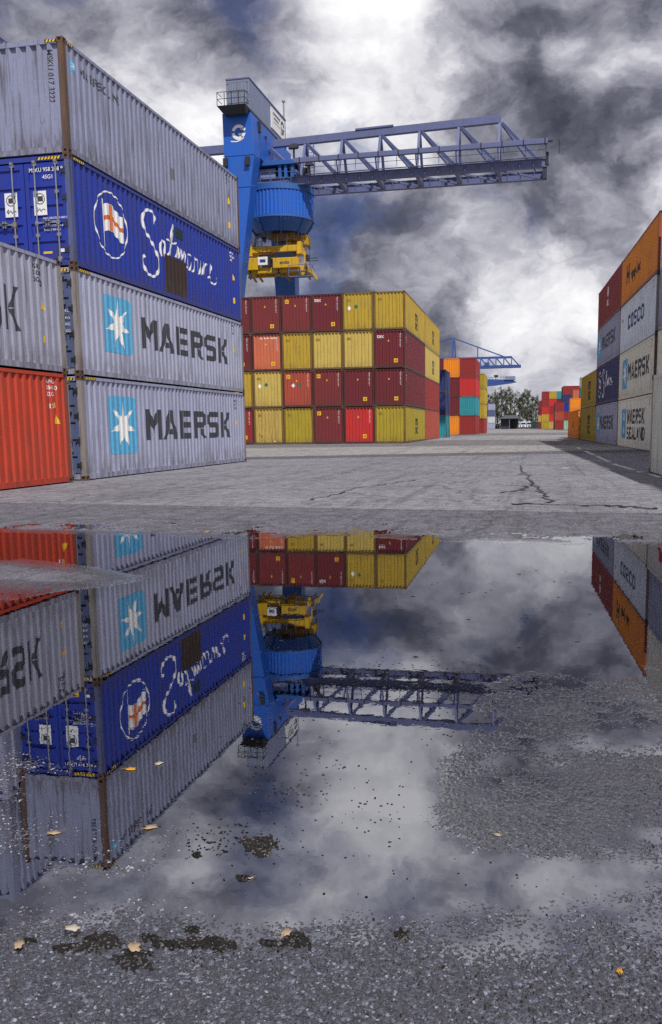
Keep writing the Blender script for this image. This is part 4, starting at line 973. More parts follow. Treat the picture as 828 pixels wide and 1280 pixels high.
for i, x in enumerate(posts + left_posts):
    if -31.2 < x < -27.6: continue
    zt = (ztop(x) if x > -28 else 29.7)-.40
    for yy in (YN, YF): cbuild(MB().bar((x, CY0+(.12 if yy > CY0 else -.12), zt), (x, yy, ZG+.35), .24, .28), 'post', CRANE_GREY)
    if i < len(posts):
        nx = posts[i+1] if i+1 < len(posts) else x+sp*.98
        for yy in (YN, YF): cbuild(MB().bar((x+.25, CY0+(.14 if yy > CY0 else -.14), zt), (nx-.15, yy, ZG+.35), .22, .28), 'diagonal', CRANE_GREY)
    elif x < -31:
        nx = x+sp
        for yy in (YN, YF): cbuild(MB().bar((x+.2, CY0+(.14 if yy > CY0 else -.14), zt), (nx-.15, yy, ZG+.35), .22, .28), 'diagonal', CRANE_GREY)
    cbuild(MB().bar((x, YN+.3, ZG-.2), (x, YF-.3, ZG-.2), .35, .4), 'cross_beam', CRANE_GREY)
    if i < len(posts): cbuild(MB().bar((x+.2, YN+.3, ZG-.3), (x+sp-.2, YF-.3, ZG-.3), .18, .18), 'cross_brace', CRANE_GREY)
d0 = posts[0]-1.5
cbuild(MB().bar((-27.7, CY0-.3, 29.2), (posts[0]-.1, YN, ZG+.46), .32, .36), 'diagonal', CRANE_GREY); cbuild(MB().bar((-27.7, CY0+.3, 29.2), (posts[0]-.1, YF, ZG+.46), .32, .36), 'diagonal', CRANE_GREY)
cbuild(MB().bar((XTIP-.2, YN, ZG), (XTIP-.2, YF, ZG), .4, .8), 'end_beam', CRANE_GREY)
# cable duct carried outside the near girder
zd = 27.15
duct = cbuild(MB().bar((-24.6, YN-1.1, zd), (XTIP+.05, YN-1.1, zd), .36, .46), 'cable_duct', CRANE_GREY, bevel=.03)
bands = MB()
x = -24.0
while x < XTIP: bands.box(x, x+.10, YN-1.31, YN-.89, zd-.26, zd+.26); x += 1.95
cbuild(bands, 'duct_bands', DARK, duct)
br = MB()
for x in posts: br.bar((x, YN-.9, zd), (x, YN-.2, zd), .12, .12).bar((x, YN-.9, zd-.1), (x, YN-.3, ZG+.45), .10, .10)
cbuild(br, 'duct_bracket', CRANE_GREY, duct)
tip = MB()
for dx in (0, -1.2): tip.tube((XTIP-dx-.1, YN-.9, ZG+.5), (XTIP-dx-.1, YN-.9, ZG+1.7), .04, 5)
tip.box(XTIP-.05, XTIP+.5, YN-1, YN-.7, ZG+1.6, ZG+1.7).box(XTIP-.1, XTIP+.15, YN-.3, YN+.3, ZG-.2, ZG+.9)
cbuild(tip, 'tip_buffer', DARK)
lad = MB()
for dx in (0, .55): lad.tube((-24.3+dx, 92.5, 25.4), (-24.3+dx, 92.5, 30.2), .045, 6)
for k in range(16): lad.tube((-24.3, 92.5, 25.6+k*.3), (-23.75, 92.5, 25.6+k*.3), .03, 5)
cbuild(lad, 'ladder', CRANE_GREY)
for x, z in ((posts[0]-.6, 28.7), (posts[0]+.9, 26.9), (-24.9, 28.6)): cbuild(MB().hull8(sect(x-.45, x+.45, 88.6, 89.1, z), sect(x-.3, x+.3, 88.7, 89.1, z+.35)).tube((x, 88.9, z-1.3), (x, 88.9, z), .05, 6), 'floodlight', DARK)

# slewing trolley with the round drum
TX = -27.0
trolley = empty('crane_trolley', (TX, CY0, 20.4)); tag(trolley, 'blue round slewing trolley with corrugated drum hanging under the crane boom', 'crane trolley')
def tb(m, name, mat, parent=trolley, **kw):
    m.v = [(v[0]-TX, v[1]-CY0, v[2]-20.4) for v in m.v]; return m.build(name, mat, parent, **kw)
RD = 3.42
def ring(r0, r1, z0, z1, n=96, corr=0.0):
    m = MB(); 
    for i in range(n):
        a = 2*math.pi*i/n; k = 1-corr/max(r0, .1)*(1 if (i//2) % 2 else 0)
        m.v += [(TX+r0*k*math.cos(a), CY0+r0*k*math.sin(a), z0), (TX+r1*k*math.cos(a), CY0+r1*k*math.sin(a), z1)]
    for i in range(n): j = (i+1) % n; m.f.append((2*i, 2*j, 2*j+1, 2*i+1))
    return m
drum = tb(ring(RD, RD, 22.25, 24.75, 208, .06), 'drum_wall', CRANE_BLUE)
tb(ring(RD+.05, RD+.05, 24.7, 25.25), 'drum_rim', CRANE_BLUE2, drum); tb(ring(RD+.04, RD+.04, 22.1, 22.3), 'drum_rim', CRANE_BLUE2, drum)
m = MB(); m.poly([(TX+RD*math.cos(a), CY0+RD*math.sin(a), 25.2) for a in np.linspace(0, 6.2832, 48, endpoint=False)]); tb(m, 'deck', DARK, drum)
tb(ring(RD-.1, 2.5, 22.15, 20.9, 48), 'skirt', CRANE_BLUE2)
m = MB(); m.poly([(TX+2.5*math.cos(a), CY0+2.5*math.sin(a), 20.92) for a in np.linspace(6.2832, 0, 32, endpoint=False)]); tb(m, 'skirt_floor', DARK)
for a in np.arange(8)*math.pi/4+.3:
    tb(MB().bar((TX+RD*.98*math.cos(a), CY0+RD*.98*math.sin(a), 22.1), (TX+2.3*math.cos(a), CY0+2.3*math.sin(a), 20.6), .14, .3), 'rib', CRANE_BLUE2)
rl = MB(); n = 20
for i in range(n):
    a, b_ = 2*math.pi*i/n, 2*math.pi*(i+1)/n; p = lambda a, z: (TX+RD*.97*math.cos(a), CY0+RD*.97*math.sin(a), z)
    rl.tube(p(a, 25.2), p(a, 26.3), .035, 5)
    for z in (25.75, 26.3): rl.tube(p(a, z), p(b_, z), .03, 5)
tb(rl, 'railing', CRANE_BLUE2)
tb(MB().box(-29.0, -26.9, 89.2, 90.6, 25.22, 27.0), 'switch_cabinet', HOUSE_GREY, bevel=.03)
cabpts = MB()
for x in (-30.0, -29.4, -26.5, -25.9, -25.2): cabpts.box(x, x+.3, 88.9, 89.3, 25.2, 27.4)
cabpts.box(-30.2, -24.6, 88.7, 93.2, 27.2, 27.6)
tb(cabpts, 'frame', CRANE_BLUE2)
tb(MB().box(-29.35, -29.05, 88.8, 89.15, 25.21, 26.0), 'cabinet', WHITE)
tb(MB().box(-30.0, -24.4, 90.8, 91.2, 25.21, 27.1).box(-24.5, -23.6, 89.3, 90.2, 25.3, 26.9), 'winch', DARK)
tb(MB().box(-26.2, -24.2, 91.0, 92.6, 19.9, 20.85), 'hoist_frame', CRANE_YEL)
tb(MB().box(-27.6, -25.2, 89.8, 91.6, 20.2, 20.9), 'hoist_block', paint('paint_brown_yellow', (.30, .16, .03), .9, .6))
# spreader hanging on ropes
spr = empty('container_spreader', (TX, CY0, 16.5)); tag(spr, 'yellow container spreader with railed headblock hanging on ropes below the drum', 'spreader')
def sb(m, name, mat, parent=spr, **kw):
    m.v = [(v[0]-TX, v[1]-CY0, v[2]-16.5) for v in m.v]; return m.build(name, mat, parent, **kw)
ya, yb = 89.6, 92.2
hb = sb(MB().box(-30.1, -24.6, ya, ya+.65, 18.95, 19.65).box(-30.1, -24.6, yb-.65, yb, 18.95, 19.65).box(-30.1, -29.5, ya+.651, yb-.651, 18.95, 19.6).box(-25.2, -24.6, ya+.651, yb-.651, 18.95, 19.6), 'headblock', CRANE_YEL, bevel=.05)
for x in (-30.15, -24.95): sb(MB().hull8(sect(x, x+.5, ya-.1, ya+.75, 18.75), sect(x+.05, x+.45, ya, ya+.65, 19.95)), 'headblock_end', CRANE_YEL, hb)
sb(MB().box(-30.0, -24.7, ya-.012, ya-.001, 18.96, 19.06), 'red_stripe', paint('paint_worn_red', (.22, .03, .02), .8, .4), hb)
lo = sb(MB().box(-30.4, -23.9, ya-.1, ya+.45, 17.0, 17.55).box(-30.4, -23.9, yb-.45, yb+.1, 17.0, 17.55).box(-30.4, -29.9, ya+.451, yb-.451, 17.0, 17.5).box(-24.4, -23.9, ya+.451, yb-.451, 17.0, 17.5), 'spreader_frame', CRANE_YEL, bevel=.04)
for x in (-30.3, -29.2, -24.9, -24.1): sb(MB().bar((x, ya+.3, 17.5), (x*.97-.85, ya+.3, 18.97), .18, .22), 'strut', CRANE_YEL)
sb(MB().box(-30.35, -29.0, ya-.35, ya+.5, 17.3, 18.5), 'drive_box', CRANE_YEL, bevel=.06)
cabn = sb(MB().box(-27.35, -24.75, ya-.6, ya+.9, 17.35, 18.35), 'winch_housing', CRANE_YEL, bevel=.05)
t, w = text_tris('smits', .34, .03); xz_print_y = ya-.605
m = MB()
for q in t: m.poly([(-26.6+p[0], xz_print_y, 17.72+p[1]) for p in q])
sb(m, 'lettering', BLACK, cabn)
sb(MB().box(-27.2, -25.2, ya-.45, ya+.8, 18.351, 18.9), 'motor_cover', GLASS, cabn)
pn = sb(MB().box(-28.95, -27.95, ya-.45, ya-.3, 17.75, 18.55), 'panel', WHITE); sb(MB().box(-28.75, -28.15, ya-.462, ya-.451, 18.0, 18.3), 'panel_print', DKBLUE, pn)
sb(MB().box(-27.9, -27.65, ya-.4, ya, 17.6, 18.6).box(-28.9, -27.5, ya+.6, ya+1.4, 17.3, 18.5), 'hydraulic_unit', DARK)
for x in (-30.6, -29.9, -26.9, -24.7, -23.95):
    sb(MB().tube((x, ya-.1, 16.4), (x, ya-.1, 17.4), .07, 6).hull8(sect(x-.22, x+.22, ya-.3, ya+.1, 16.55), sect(x-.1, x+.1, ya-.2, ya, 17.0)), 'flipper', DARK)
    sb(MB().bar((x, yb, 17.2), (x+.4, yb+.2, 16.6), .12, .2), 'flipper', CRANE_YEL)
rl = MB()
for x in (-29.9, -29.0, -28.0, -27.0, -26.0): rl.tube((x, ya+.1, 19.65), (x, ya+.1, 20.65), .03, 5); rl.tube((x, yb-.1, 19.65), (x, yb-.1, 20.65), .03, 5)
for z in (20.15, 20.65): rl.tube((-29.9, ya+.1, z), (-26.0, ya+.1, z), .025, 5); rl.tube((-29.9, yb-.1, z), (-26.0, yb-.1, z), .025, 5); rl.tube((-29.9, ya+.1, z), (-29.9, yb-.1, z), .025, 5)
sb(rl, 'railing', STEEL, hb)
for x in (-30.2, -29.5, -24.9, -24.3):
    for y in (ya+.2, yb-.2): sb(MB().tube((x, y, 19.6), (TX+(x-TX)*.92, CY0+(y-CY0)*1.0, 21.1), .045, 5), 'hoist_rope', DARK)
sb(MB().tube((-26.2, 90.9, 19.6), (-26.2, 90.9, 20.6), .35, 10).box(-26.9, -25.4, 90.3, 91.5, 19.4, 19.75), 'cable_basket', CRANE_YEL)
plat = MB().box(-25.6, -23.2, ya-.9, ya-.1, 16.35, 16.45)
for x in (-25.6, -24.4, -23.2): plat.tube((x, ya-.9, 16.4), (x, ya-.9, 17.5), .035, 5)
plat.tube((-25.6, ya-.9, 17.5), (-23.2, ya-.9, 17.5), .03, 5).tube((-25.6, ya-.9, 16.95), (-23.2, ya-.9, 16.95), .03, 5).tube((-23.2, ya-.9, 17.5), (-23.2, ya, 17.0), .03, 5)
sb(plat, 'service_platform', CRANE_GREY)
sb(MB().tube((-23.5, ya-.4, 17.0), (-23.5, ya-.4, 19.6), .03, 5).tube((-23.9, ya-.4, 17.9), (-22.6, ya-.4, 17.9), .04, 5).tube((-23.9, ya-.4, 18.15), (-22.7, ya-.4, 18.15), .04, 5).box(-23.9, -23.6, ya-.6, ya-.2, 17.9, 18.5), 'sensor_mast', DARK)

# ---------------------------------------------------------------- cranes far down the yard
FY = 340.0
def fp(px_, py_, Y=FY): p = at_y(px_, py_, Y); return Vector((p[0], Y, p[2]))
FAR_BLUE = paint('paint_far_crane_blue', (.035, .085, .30), .4, .1)
base = fp(566, 535); fc = empty('stayed_crane', (base.x, FY, 0)); tag(fc, 'distant blue gantry crane with triangular stays above a lattice boom', 'crane')
def fb(m, name, mat=FAR_BLUE, parent=fc, ctr=None):
    ctr = ctr or (base.x, FY); m.v = [(v[0]-ctr[0], v[1]-ctr[1], v[2]) for v in m.v]; return m.build(name, mat, parent)
zt, zl = fp(600, 447.5).z, fp(600, 459).z
ap = fp(566.5, 422.5); xt = fp(640.5, 446).x; xtip = fp(651.5, 458).x; x0 = ap.x-26
fb(MB().bar((x0, FY, zt), (xt, FY, zt), .6, .8), 'top_chord'); 
for dy in (-1.6, 1.6): fb(MB().bar((x0, FY+dy, zl), (xtip, FY+dy, zl), .6, 1.0), 'bottom_girder')
for k in range(9):
    xa = xt-.2-k*(fp(620, 450).x-fp(610.3, 450).x)
    for dy in (-1.6, 1.6):
        fb(MB().bar((xa, FY, zt), (xa, FY+dy, zl), .35, .35), 'post')
        xn = xtip-.4 if k == 0 else xa+(fp(620, 450).x-fp(610.3, 450).x)
        fb(MB().bar((xa, FY, zt), (xn, FY+dy, zl), .32, .32), 'diagonal')
fb(MB().bar((ap.x, FY-1, zt-1), (ap.x, FY, ap.z), .7, .7), 'mast'); fb(MB().bar((ap.x+1.0, FY+1, zt-1), (ap.x+.6, FY, ap.z-1), .4, .4), 'mast')
fb(MB().bar((ap.x, FY, ap.z), (fp(630, 446).x, FY, zt+.3), .42, .42), 'stay'); fb(MB().bar((ap.x, FY, ap.z), (x0, FY, zt+.3), .42, .42), 'stay')
fb(MB().bar((fp(597.5, 435).x, FY, fp(597.5, 434).z), (fp(597.5, 435).x, FY, zt), .35, .35), 'hanger')
fb(MB().box(fp(606, 457).x, fp(612, 457).x, FY-2, FY+1, fp(606, 458).z, fp(606, 453.5).z), 'cabin')
for dx in (-2.0, 2.0):
    for dy in (-8, 8): fb(MB().hull8(sect(ap.x+dx-.6, ap.x+dx+.6, FY+dy-.6, FY+dy+.6, .02), sect(ap.x+dx*.5-.8, ap.x+dx*.5+.8, FY+dy*.4-.8, FY+dy*.4+.8, zl+.5)), 'leg')
GY = 430.0
gp = lambda a, b: fp(a, b, GY)
gb = gp(590, 535); c3 = empty('box_girder_crane', (gb.x, GY, 0)); tag(c3, 'distant crane with solid blue tapering box girder and grey winch house', 'crane')
F3 = lambda m, name, mat=FAR_BLUE: fb(m, name, mat, c3, (gb.x, GY))
q = [gp(520, 473), gp(641, 474.5), gp(646, 477.5), gp(640, 479), gp(618, 482), gp(600, 483.5), gp(520, 483.5)]
F3(MB().hull8([v+Vector((0, -1.5, 0)) for v in q], [v+Vector((0, 1.5, 0)) for v in q]), 'box_girder')
a_, b_ = gp(631.5, 475), gp(644.5, 470.2); F3(MB().box(a_.x, b_.x, GY-2, GY+2, a_.z, b_.z), 'winch_house', HOUSE_GREY)
a_ = gp(620.5, 470.5); F3(MB().box(a_.x-.9, a_.x+.9, GY-.8, GY+.8, a_.z-.4, a_.z+.7).tube((a_.x, GY, a_.z-2), (a_.x, GY, a_.z), .15, 6), 'camera_mast', DARK)
rl = MB()
for i in range(8): x = gp(606+i*3.4, 473).x; rl.tube((x, GY, gp(610, 474).z), (x, GY, gp(610, 471.5).z), .09, 4)
rl.tube((gp(604, 472).x, GY, gp(610, 471.6).z), (gp(631, 472).x, GY, gp(610, 471.6).z), .08, 4)
F3(rl, 'railing')
for dx in (-4, 4): F3(MB().hull8(sect(gb.x+dx-.8, gb.x+dx+.8, GY-.8, GY+.8, .02), sect(gb.x+dx*.4-1.2, gb.x+dx*.4+1.2, GY-1.2, GY+1.2, gp(600, 480).z)), 'leg')

# ---------------------------------------------------------------- shed, trucks, hut and trees at the end of the lane
SY = 385.0
sp_ = lambda a, b: fp(a, b, SY)
s0 = sp_(636, 535); shed = empty('open_shed', (s0.x, SY, 0)); tag(shed, 'dark open shed with low gabled roof in front of the trees', 'shed')
S3 = lambda m, name, mat, parent=shed: fb(m, name, mat, parent, (s0.x, SY))
ax, bx = sp_(625, 530).x, sp_(650, 530).x; ze, zr = sp_(636, 523).z, sp_(636, 519).z
cxm = (ax+bx)/2
S3(MB().poly([(ax, SY-4, ze), (bx, SY-4, ze), (bx-.8, SY, zr), (ax+2.4, SY, zr)]).poly([(ax+2.4, SY, zr), (bx-.8, SY, zr), (bx, SY+4, ze), (ax, SY+4, ze)]).poly([(ax, SY-4, ze-.15), (bx, SY-4, ze-.15), (bx, SY+4, ze-.15), (ax, SY+4, ze-.15)]).poly([(ax, SY-4, ze-.15), (bx, SY-4, ze-.15), (bx, SY-4, ze), (ax, SY-4, ze)]), 'roof', plain('slate_roof', (.07, .075, .085), .5))
S3(MB().box(ax+.6, ax+4.5, SY-2, SY+3, .02, ze-.2), 'wall', plain('dark_boarding', (.03, .035, .045), .7))
S3(MB().box(ax+4.5, bx-.6, SY+2.6, SY+3, .02, ze-.2), 'wall', plain('dark_boarding', (.03, .035, .045), .7))
for x in (ax+.3, cxm, bx-.4): S3(MB().tube((x, SY-3.6, .02), (x, SY-3.6, ze-.15), .10, 6), 'post', STEEL)
TY = 400.0
def truck(px_, mt, lb):
    p = at_y(px_, 535, TY); r = empty('parked_truck', (p[0], TY, 0), random.uniform(-.15, .15)); tag(r, lb, 'truck', 'trucks parked before the trees')
    MB().hull8([(-1.15, 0, .5), (1.15, 0, .5), (1.15, 2.1, .5), (-1.15, 2.1, .5)], [(-1.15, .25, 3.0), (1.15, .25, 3.0), (1.15, 2.1, 3.1), (-1.15, 2.1, 3.1)]).build('cab', mt, r, bevel=.08)
    MB().hull8([(-1.0, .10, 1.85), (1.0, .10, 1.85), (1.0, .2, 1.85), (-1.0, .2, 1.85)], [(-1.0, .19, 2.65), (1.0, .19, 2.65), (1.0, .3, 2.65), (-1.0, .3, 2.65)]).build('windscreen', GLASS, r)
    MB().box(-1.1, 1.1, -.08, -.001, .45, .75).build('bumper', DARK, r); MB().box(-.5, .5, -.03, .02, 1.0, 1.4).build('grille', DARK, r)
    for s in (-1, 1): MB().box(s*.95-.12, s*.95+.12, -.10, -.07, .6, .8).build('headlight', WHITE, r)
    MB().box(-.5, .5, 2.1, 6.0, .7, .95).build('chassis', DARK, r)
    for s in (-1, 1):
        for y in (.7, 4.4, 5.6): MB().tube((s*.75, y, .5), (s*1.1, y, .5), .5, 12).build('wheel', BLACK, r)
for i, px_ in enumerate((639.5, 647, 654.5, 662)):
    truck(px_, (GREY2, WHITEGREY, COOLGREY, WHITEGREY)[i], ('pale grey truck cab beside the open shed', 'second truck cab from the open shed, off-white', 'blue-grey truck cab between two white ones', 'off-white truck cab next to the dark green hut')[i])
hp = at_y(668.5, 535.5, 392); hut = empty('site_hut', (hp[0], 392, 0)); tag(hut, 'small dark green hut with flat roof beside the parked trucks', 'hut')
MB().box(-1.5, 1.5, -1.5, 1.5, .02, 2.9).build('wall', plain('dark_green_paint', (.015, .045, .045), .6), hut); MB().box(-1.7, 1.7, -1.7, 1.7, 2.9, 3.1).build('roof', CRANE_GREY, hut); MB().box(-.5, .5, -1.53, -1.501, .1, 2.2).build('door', DARK, hut)

m, t, b = newmat('leaves')
v = t.add('ShaderNodeNewGeometry'); rpi = v.outputs['Random Per Island']
t.set(b, 'Base Color', t.ramp(rpi, [(0, (.016, .030, .011)), (.5, (.042, .062, .020)), (1, (.11, .122, .042))])); t.set(b, 'Roughness', .6)
LEAF = m; BARK = plain('bark', (.11, .10, .085), .8)
def tree_meshes(seed, H):
    r = np.random.default_rng(seed); tk = MB(); lf_v = []; lf_f = []
    tk.tube((0, 0, 0), (0, 0, H*.45), .30, 8, .2); tk.tube((0, 0, H*.45), (r.normal(0, .2), r.normal(0, .2), H*.97), .2, 7, .03)
    clumps = []
    for i in range(26):
        z = H*(.14+.76*i/26)+r.normal(0, .4); a = r.random()*6.283; reach = (1.3+1.9*math.sin(math.pi*min(1, (z/H)**.8)))*r.uniform(.5, 1.15)
        e = np.array([math.cos(a)*reach, math.sin(a)*reach, z+r.uniform(1.2, 2.6)])
        tk.tube((0, 0, z), tuple(e), .09, 5, .03)
        for k in range(3): clumps.append((np.array([0, 0, z])*(1-(.5+.25*k))+e*(.5+.25*k)+r.normal(0, .25, 3), r.uniform(.45, .95)))
    for c, rad in clumps:
        for q in range(38):
            d = r.normal(0, 1, 3); d = d/np.linalg.norm(d)*rad*r.random()**.5; d[2] *= 1.35; p = c+d
            n1 = r.normal(0, 1, 3); n1 /= np.linalg.norm(n1); n2 = np.cross(n1, r.normal(0, 1, 3)); n2 /= np.linalg.norm(n2); s = r.uniform(.10, .22)
            k = len(lf_v); lf_v += [tuple(p+n1*s), tuple(p+n2*s*.7), tuple(p-n1*s), tuple(p-n2*s*.7)]; lf_f.append((k, k+1, k+2, k+3))
    lm = bpy.data.meshes.new('crown'); lm.from_pydata(lf_v, [], lf_f); return tk.mesh('trunk'), lm
TM = [tree_meshes(s, 17.0) for s in (1, 2, 3, 4)]
trees = [(606, 427, .98, 0), (611, 436, .9, 1), (616.5, 421, .97, 2), (622, 431, 1.02, 3), (627, 423, 1.10, 0), (632.5, 434, 1.13, 1), (638, 425, 1.06, 2), (643.5, 440, .86, 3), (649, 428, .98, 1), (654, 422, 1.02, 0), (659.5, 430, 1.06, 3), (664.5, 438, .93, 2), (669.5, 425, .90, 1), (674, 434, .80, 0), (680, 437, .72, 2)]
TL = ['by the far grey stack', 'second from the far grey stack', 'third from the far grey stack', 'fourth from the far grey stack', 'beside the shed', 'tallest, rising over the shed', 'behind the shed roof', 'low one in the gap behind the trucks', 'behind the first trucks', 'behind the middle trucks', 'tall one behind the last trucks', 'beyond the last trucks', 'behind the green hut', 'beside the brown stack', 'partly behind the brown stack']
for (px_, Y, sc_, k), lb in zip(trees, TL):
    p = at_y(px_, 535, Y); tr_ = empty('poplar_tree', (p[0], Y, 0), random.random()*6.28); tr_.scale = (sc_*1.05, sc_*1.05, sc_); tag(tr_, 'loose upright poplar with grey trunk, '+lb, 'tree', 'poplars at the end of the yard')
    link('trunk', TM[k][0], BARK, tr_); link('crown', TM[k][1], LEAF, tr_)
hd = MB(); r_ = np.random.default_rng(5)
for i in range(2600):
    x = at_y(r_.uniform(600, 690), 535, 445)[0]; z = abs(r_.normal(0, 1.6)); y = 445+r_.uniform(-2, 2); s = r_.uniform(.2, .5); a = r_.normal(0, 1, 3); bb = r_.normal(0, 1, 3)
    a = a/np.linalg.norm(a)*s; bb = bb/np.linalg.norm(bb)*s; p = np.array([x, y, z+.05]); hd.poly([p+a, p+bb, p-a, p-bb])
tag(hd.build('hedge', LEAF), 'low dark hedge running beneath the poplars', 'hedge', kind='stuff')

# ---------------------------------------------------------------- leaves and litter on the water
def leaf(px_, py_, size, mt, lb, seed, z=None):
    r = np.random.default_rng(seed); p = on_ground(px_, py_, WATER_Z+(.007 if py_ > 1150 else .0005)); n = 16; m = MB()
    rad = [size*(.62+.38*abs(math.cos(2.5*a*1.0+r.random()*.3)))*r.uniform(.85, 1.1) for a in np.linspace(0, 6.283, n, endpoint=False)]
    top = [(rad[i]*math.cos(6.283*i/n), rad[i]*.62*math.sin(6.283*i/n), .0025+.0035*size/.03*abs(math.sin(6.283*i/n+.6))*r.uniform(.2, 1)) for i in range(n)]
    m.v = [(0, 0, .003)] + top + [(0, 0, .001)] + [(x, y, z_-.0015) for x, y, z_ in top]
    for i in range(n):
        j = (i+1) % n; m.f += [(0, 1+i, 1+j), (n+1, n+2+j, n+2+i), (1+i, n+2+i, n+2+j, 1+j)]
    root = empty('fallen_leaf', tuple(p), r.random()*6.28); tag(root, lb, 'leaf', 'fallen leaves in the puddle')
    m.build('blade', mt, root, smooth=True)
    MB().tube((size*.5, 0, .005), (size*1.45, .004, .004), .0011, 5).build('stalk', plain('leaf_stalk', (.16, .10, .05), .7), root)
TAN = plain('dry_leaf_tan', (.38, .28, .18), .7, 0, .4, 60); GOLD = plain('dry_leaf_gold', (.58, .27, .02), .6, 0, .35, 60); PALE = plain('dry_leaf_pale', (.45, .40, .33), .7, 0, .3, 60)
for a in [(91, 1161, .024, PALE, 'pale curled leaf at the waterline among dark mud'), (24, 1182, .022, TAN, 'tan leaf lying on the wet asphalt by the waterline'), (168, 1185, .026, TAN, 'tan leaf resting on the largest mud clump'),
          (358, 1167, .022, TAN, 'tan leaf at the end of the row of mud clumps'), (775, 1215, .013, GOLD, 'small golden leaf on bare rough asphalt'), (260, 665, .075, GOLD, 'golden leaf at the far edge of the puddle'), (163, 962, .024, GOLD, 'golden leaf floating in the reflected container corner'),
          (199, 955, .022, PALE, 'pale leaf floating next to the golden one'), (67, 1042, .024, TAN, 'tan leaf floating in the dark reflection'), (188, 1035, .026, TAN, 'tan leaf at the edge of the reflected stack'), (622, 1044, .016, TAN, 'brown leaf with stalk in the open puddle'), (312, 1098, .012, PALE, 'tiny pale leaf on the mirrored sky')]:
    leaf(*a[:4], a[4], int(a[0]))
MUD, t, b = newmat('wet_silt')
oc_ = t.add('ShaderNodeNewGeometry').outputs['Position']; nz_ = t.noise(oc_, 70, 6, .8); vz_ = t.add('ShaderNodeTexVoronoi', {'Vector': oc_, 'Scale': 190.0}); cz_ = t.add('ShaderNodeSeparateColor', {0: vz_.outputs['Color']}).outputs[0]
t.set(b, 'Base Color', t.mix(t.step(cz_, .80, .97), t.mix(t.step(nz_, .4, .65), (.007, .007, .008), (.026, .021, .017)), (.16, .15, .14))); t.set(b, 'Roughness', t.math('ADD', .35, t.math('MULTIPLY', nz_, .5))); t.set(b, 'Specular IOR Level', .3)
t.set(b, 'Normal', t.add('ShaderNodeBump', {'Strength': .9, 'Distance': .006, 'Height': t.math('ADD', nz_, t.math('MULTIPLY', vz_.outputs['Distance'], -.6))}))
def clump(px_, py_, wpx, hpx, seed, lb):
    r = np.random.default_rng(seed); c = on_ground(px_, py_, WATER_Z); k = np.linalg.norm(on_ground(px_+wpx/2, py_, WATER_Z)-c); kd = np.linalg.norm(on_ground(px_, py_-hpx/2, WATER_Z)-c)
    m = MB(); n = 46; ph = r.random(6)*6.28
    def rr(a): return 1+.18*math.sin(2*a+ph[0])+.14*math.sin(3*a+ph[1])+.12*math.sin(5*a+ph[2])+.10*math.sin(9*a+ph[3])+.09*math.sin(14*a+ph[4])
    rings = [(1.0, -.007), (.9, .0008), (.6, .0020), (.25, .0022)]
    for f_, z in rings:
        for i in range(n): a = 6.283*i/n; q = rr(a)*f_; m.v.append((k*q*math.cos(a), kd*q*math.sin(a), z+(r.normal(0, .0016) if f_ < 1 else 0)))
    for j in range(3):
        for i in range(n): i2 = (i+1) % n; m.f.append((j*n+i, j*n+i2, (j+1)*n+i2, (j+1)*n+i))
    m.f.append(tuple(3*n+i for i in range(n)))
    o = m.build('mud_clump', MUD); o.location = (c[0], c[1], WATER_Z+.0035); tag(o, lb, 'mud', 'dark mud clumps along the waterline')
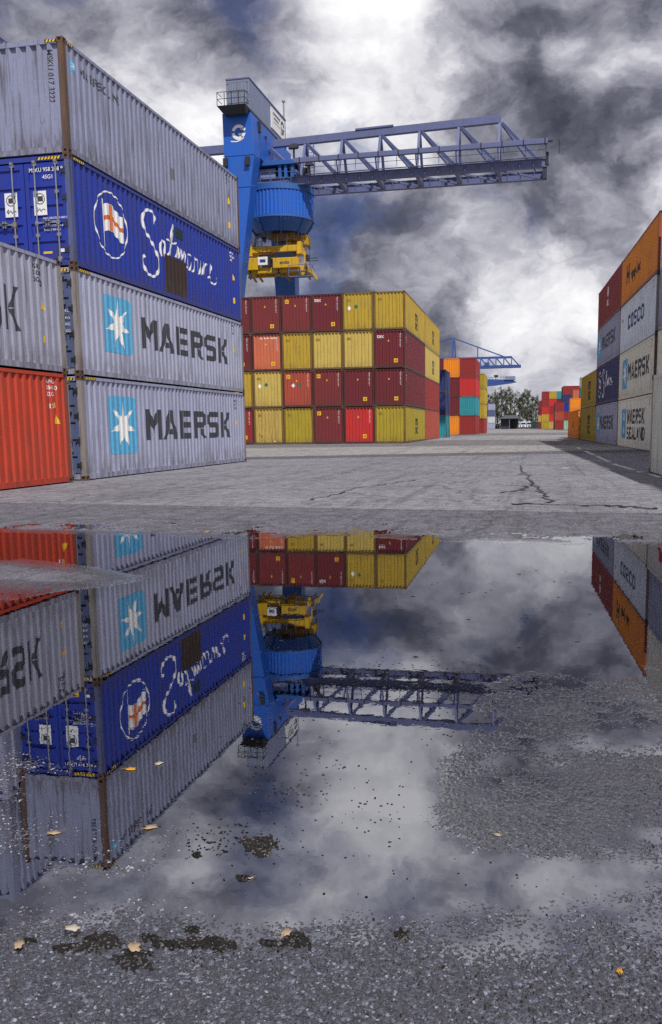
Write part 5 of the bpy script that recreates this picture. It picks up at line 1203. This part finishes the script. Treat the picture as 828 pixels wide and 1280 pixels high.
for i, a in enumerate([(82, 1186, 34, 11), (122, 1180, 62, 26), (166, 1201, 62, 26), (214, 1182, 44, 14), (262, 1180, 66, 18), (240, 1163, 22, 7), (188, 1174, 30, 9), (371, 1177, 44, 16), (340, 1180, 30, 8), (325, 1057, 50, 22), (304, 1098, 16, 7), (246, 1069, 9, 6), (503, 1169, 20, 12), (38, 1178, 18, 6)]):
    clump(*a, i+50, ['narrow mud clump beside the pale curled leaf', 'wide mud clump below the pale curled leaf', 'largest mud clump carrying a tan leaf', 'mud clump between the two widest ones', 'long flat mud clump in the middle of the row', 'small mud clump above the long flat one', 'slim mud clump above the leaf-bearing one', 'mud clump under the last tan leaf', 'small mud clump left beside the last leaf-bearing one', 'lone oval mud island in the mirrored sky', 'small mud island below the lone oval one', 'tiny mud island beside the lone oval one', 'round mud spot on the pale waterline', 'small mud spot touching the tan leaf on asphalt'][i])
fk = MB(); r_ = np.random.default_rng(11)
def flake(x, y, s):
    n = 6; a0 = r_.random()*6.28; k = len(fk.v)
    for z in (WATER_Z-.001, WATER_Z+(.0014 if y > 2.2 else .0024)):
        for i in range(n): a = a0+6.283*i/n; q = s*r_.uniform(.5, 1.15); fk.v.append((x+q*math.cos(a), y+q*.8*math.sin(a), z))
    fk.f.append(tuple(k+n+i for i in range(n)))
    for i in range(n): j = (i+1) % n; fk.f.append((k+i, k+j, k+n+j, k+n+i))
for (cx_, cy_, sx_, sy_, cnt, s) in [(120, 1188, 60, 10, 60, .003), (260, 1182, 60, 8, 50, .003), (370, 1178, 40, 7, 24, .003), (325, 1057, 34, 12, 30, .003), (340, 985, 30, 14, 60, .005), (285, 1040, 35, 10, 60, .005), (262, 1055, 20, 6, 40, .005), (400, 955, 35, 20, 40, .005), (470, 1015, 30, 22, 40, .004), (330, 1015, 60, 30, 40, .004), (540, 850, 45, 14, 160, .006), (480, 845, 70, 10, 120, .006), (560, 880, 40, 25, 90, .005), (600, 720, 120, 30, 14, .014), (520, 790, 140, 30, 12, .012), (700, 760, 60, 40, 12, .012), (450, 1110, 120, 25, 20, .003), (620, 1090, 60, 20, 14, .003), (330, 870, 30, 40, 70, .006)]:
    for i in range(cnt):
        p = on_ground(r_.normal(cx_, sx_), r_.normal(cy_, sy_)); flake(p[0], p[1], s*r_.uniform(.4, 1.5))
tag(fk.build('floating_litter', MUD), 'tiny dark flakes of litter scattered over the puddle', 'litter', kind='stuff')
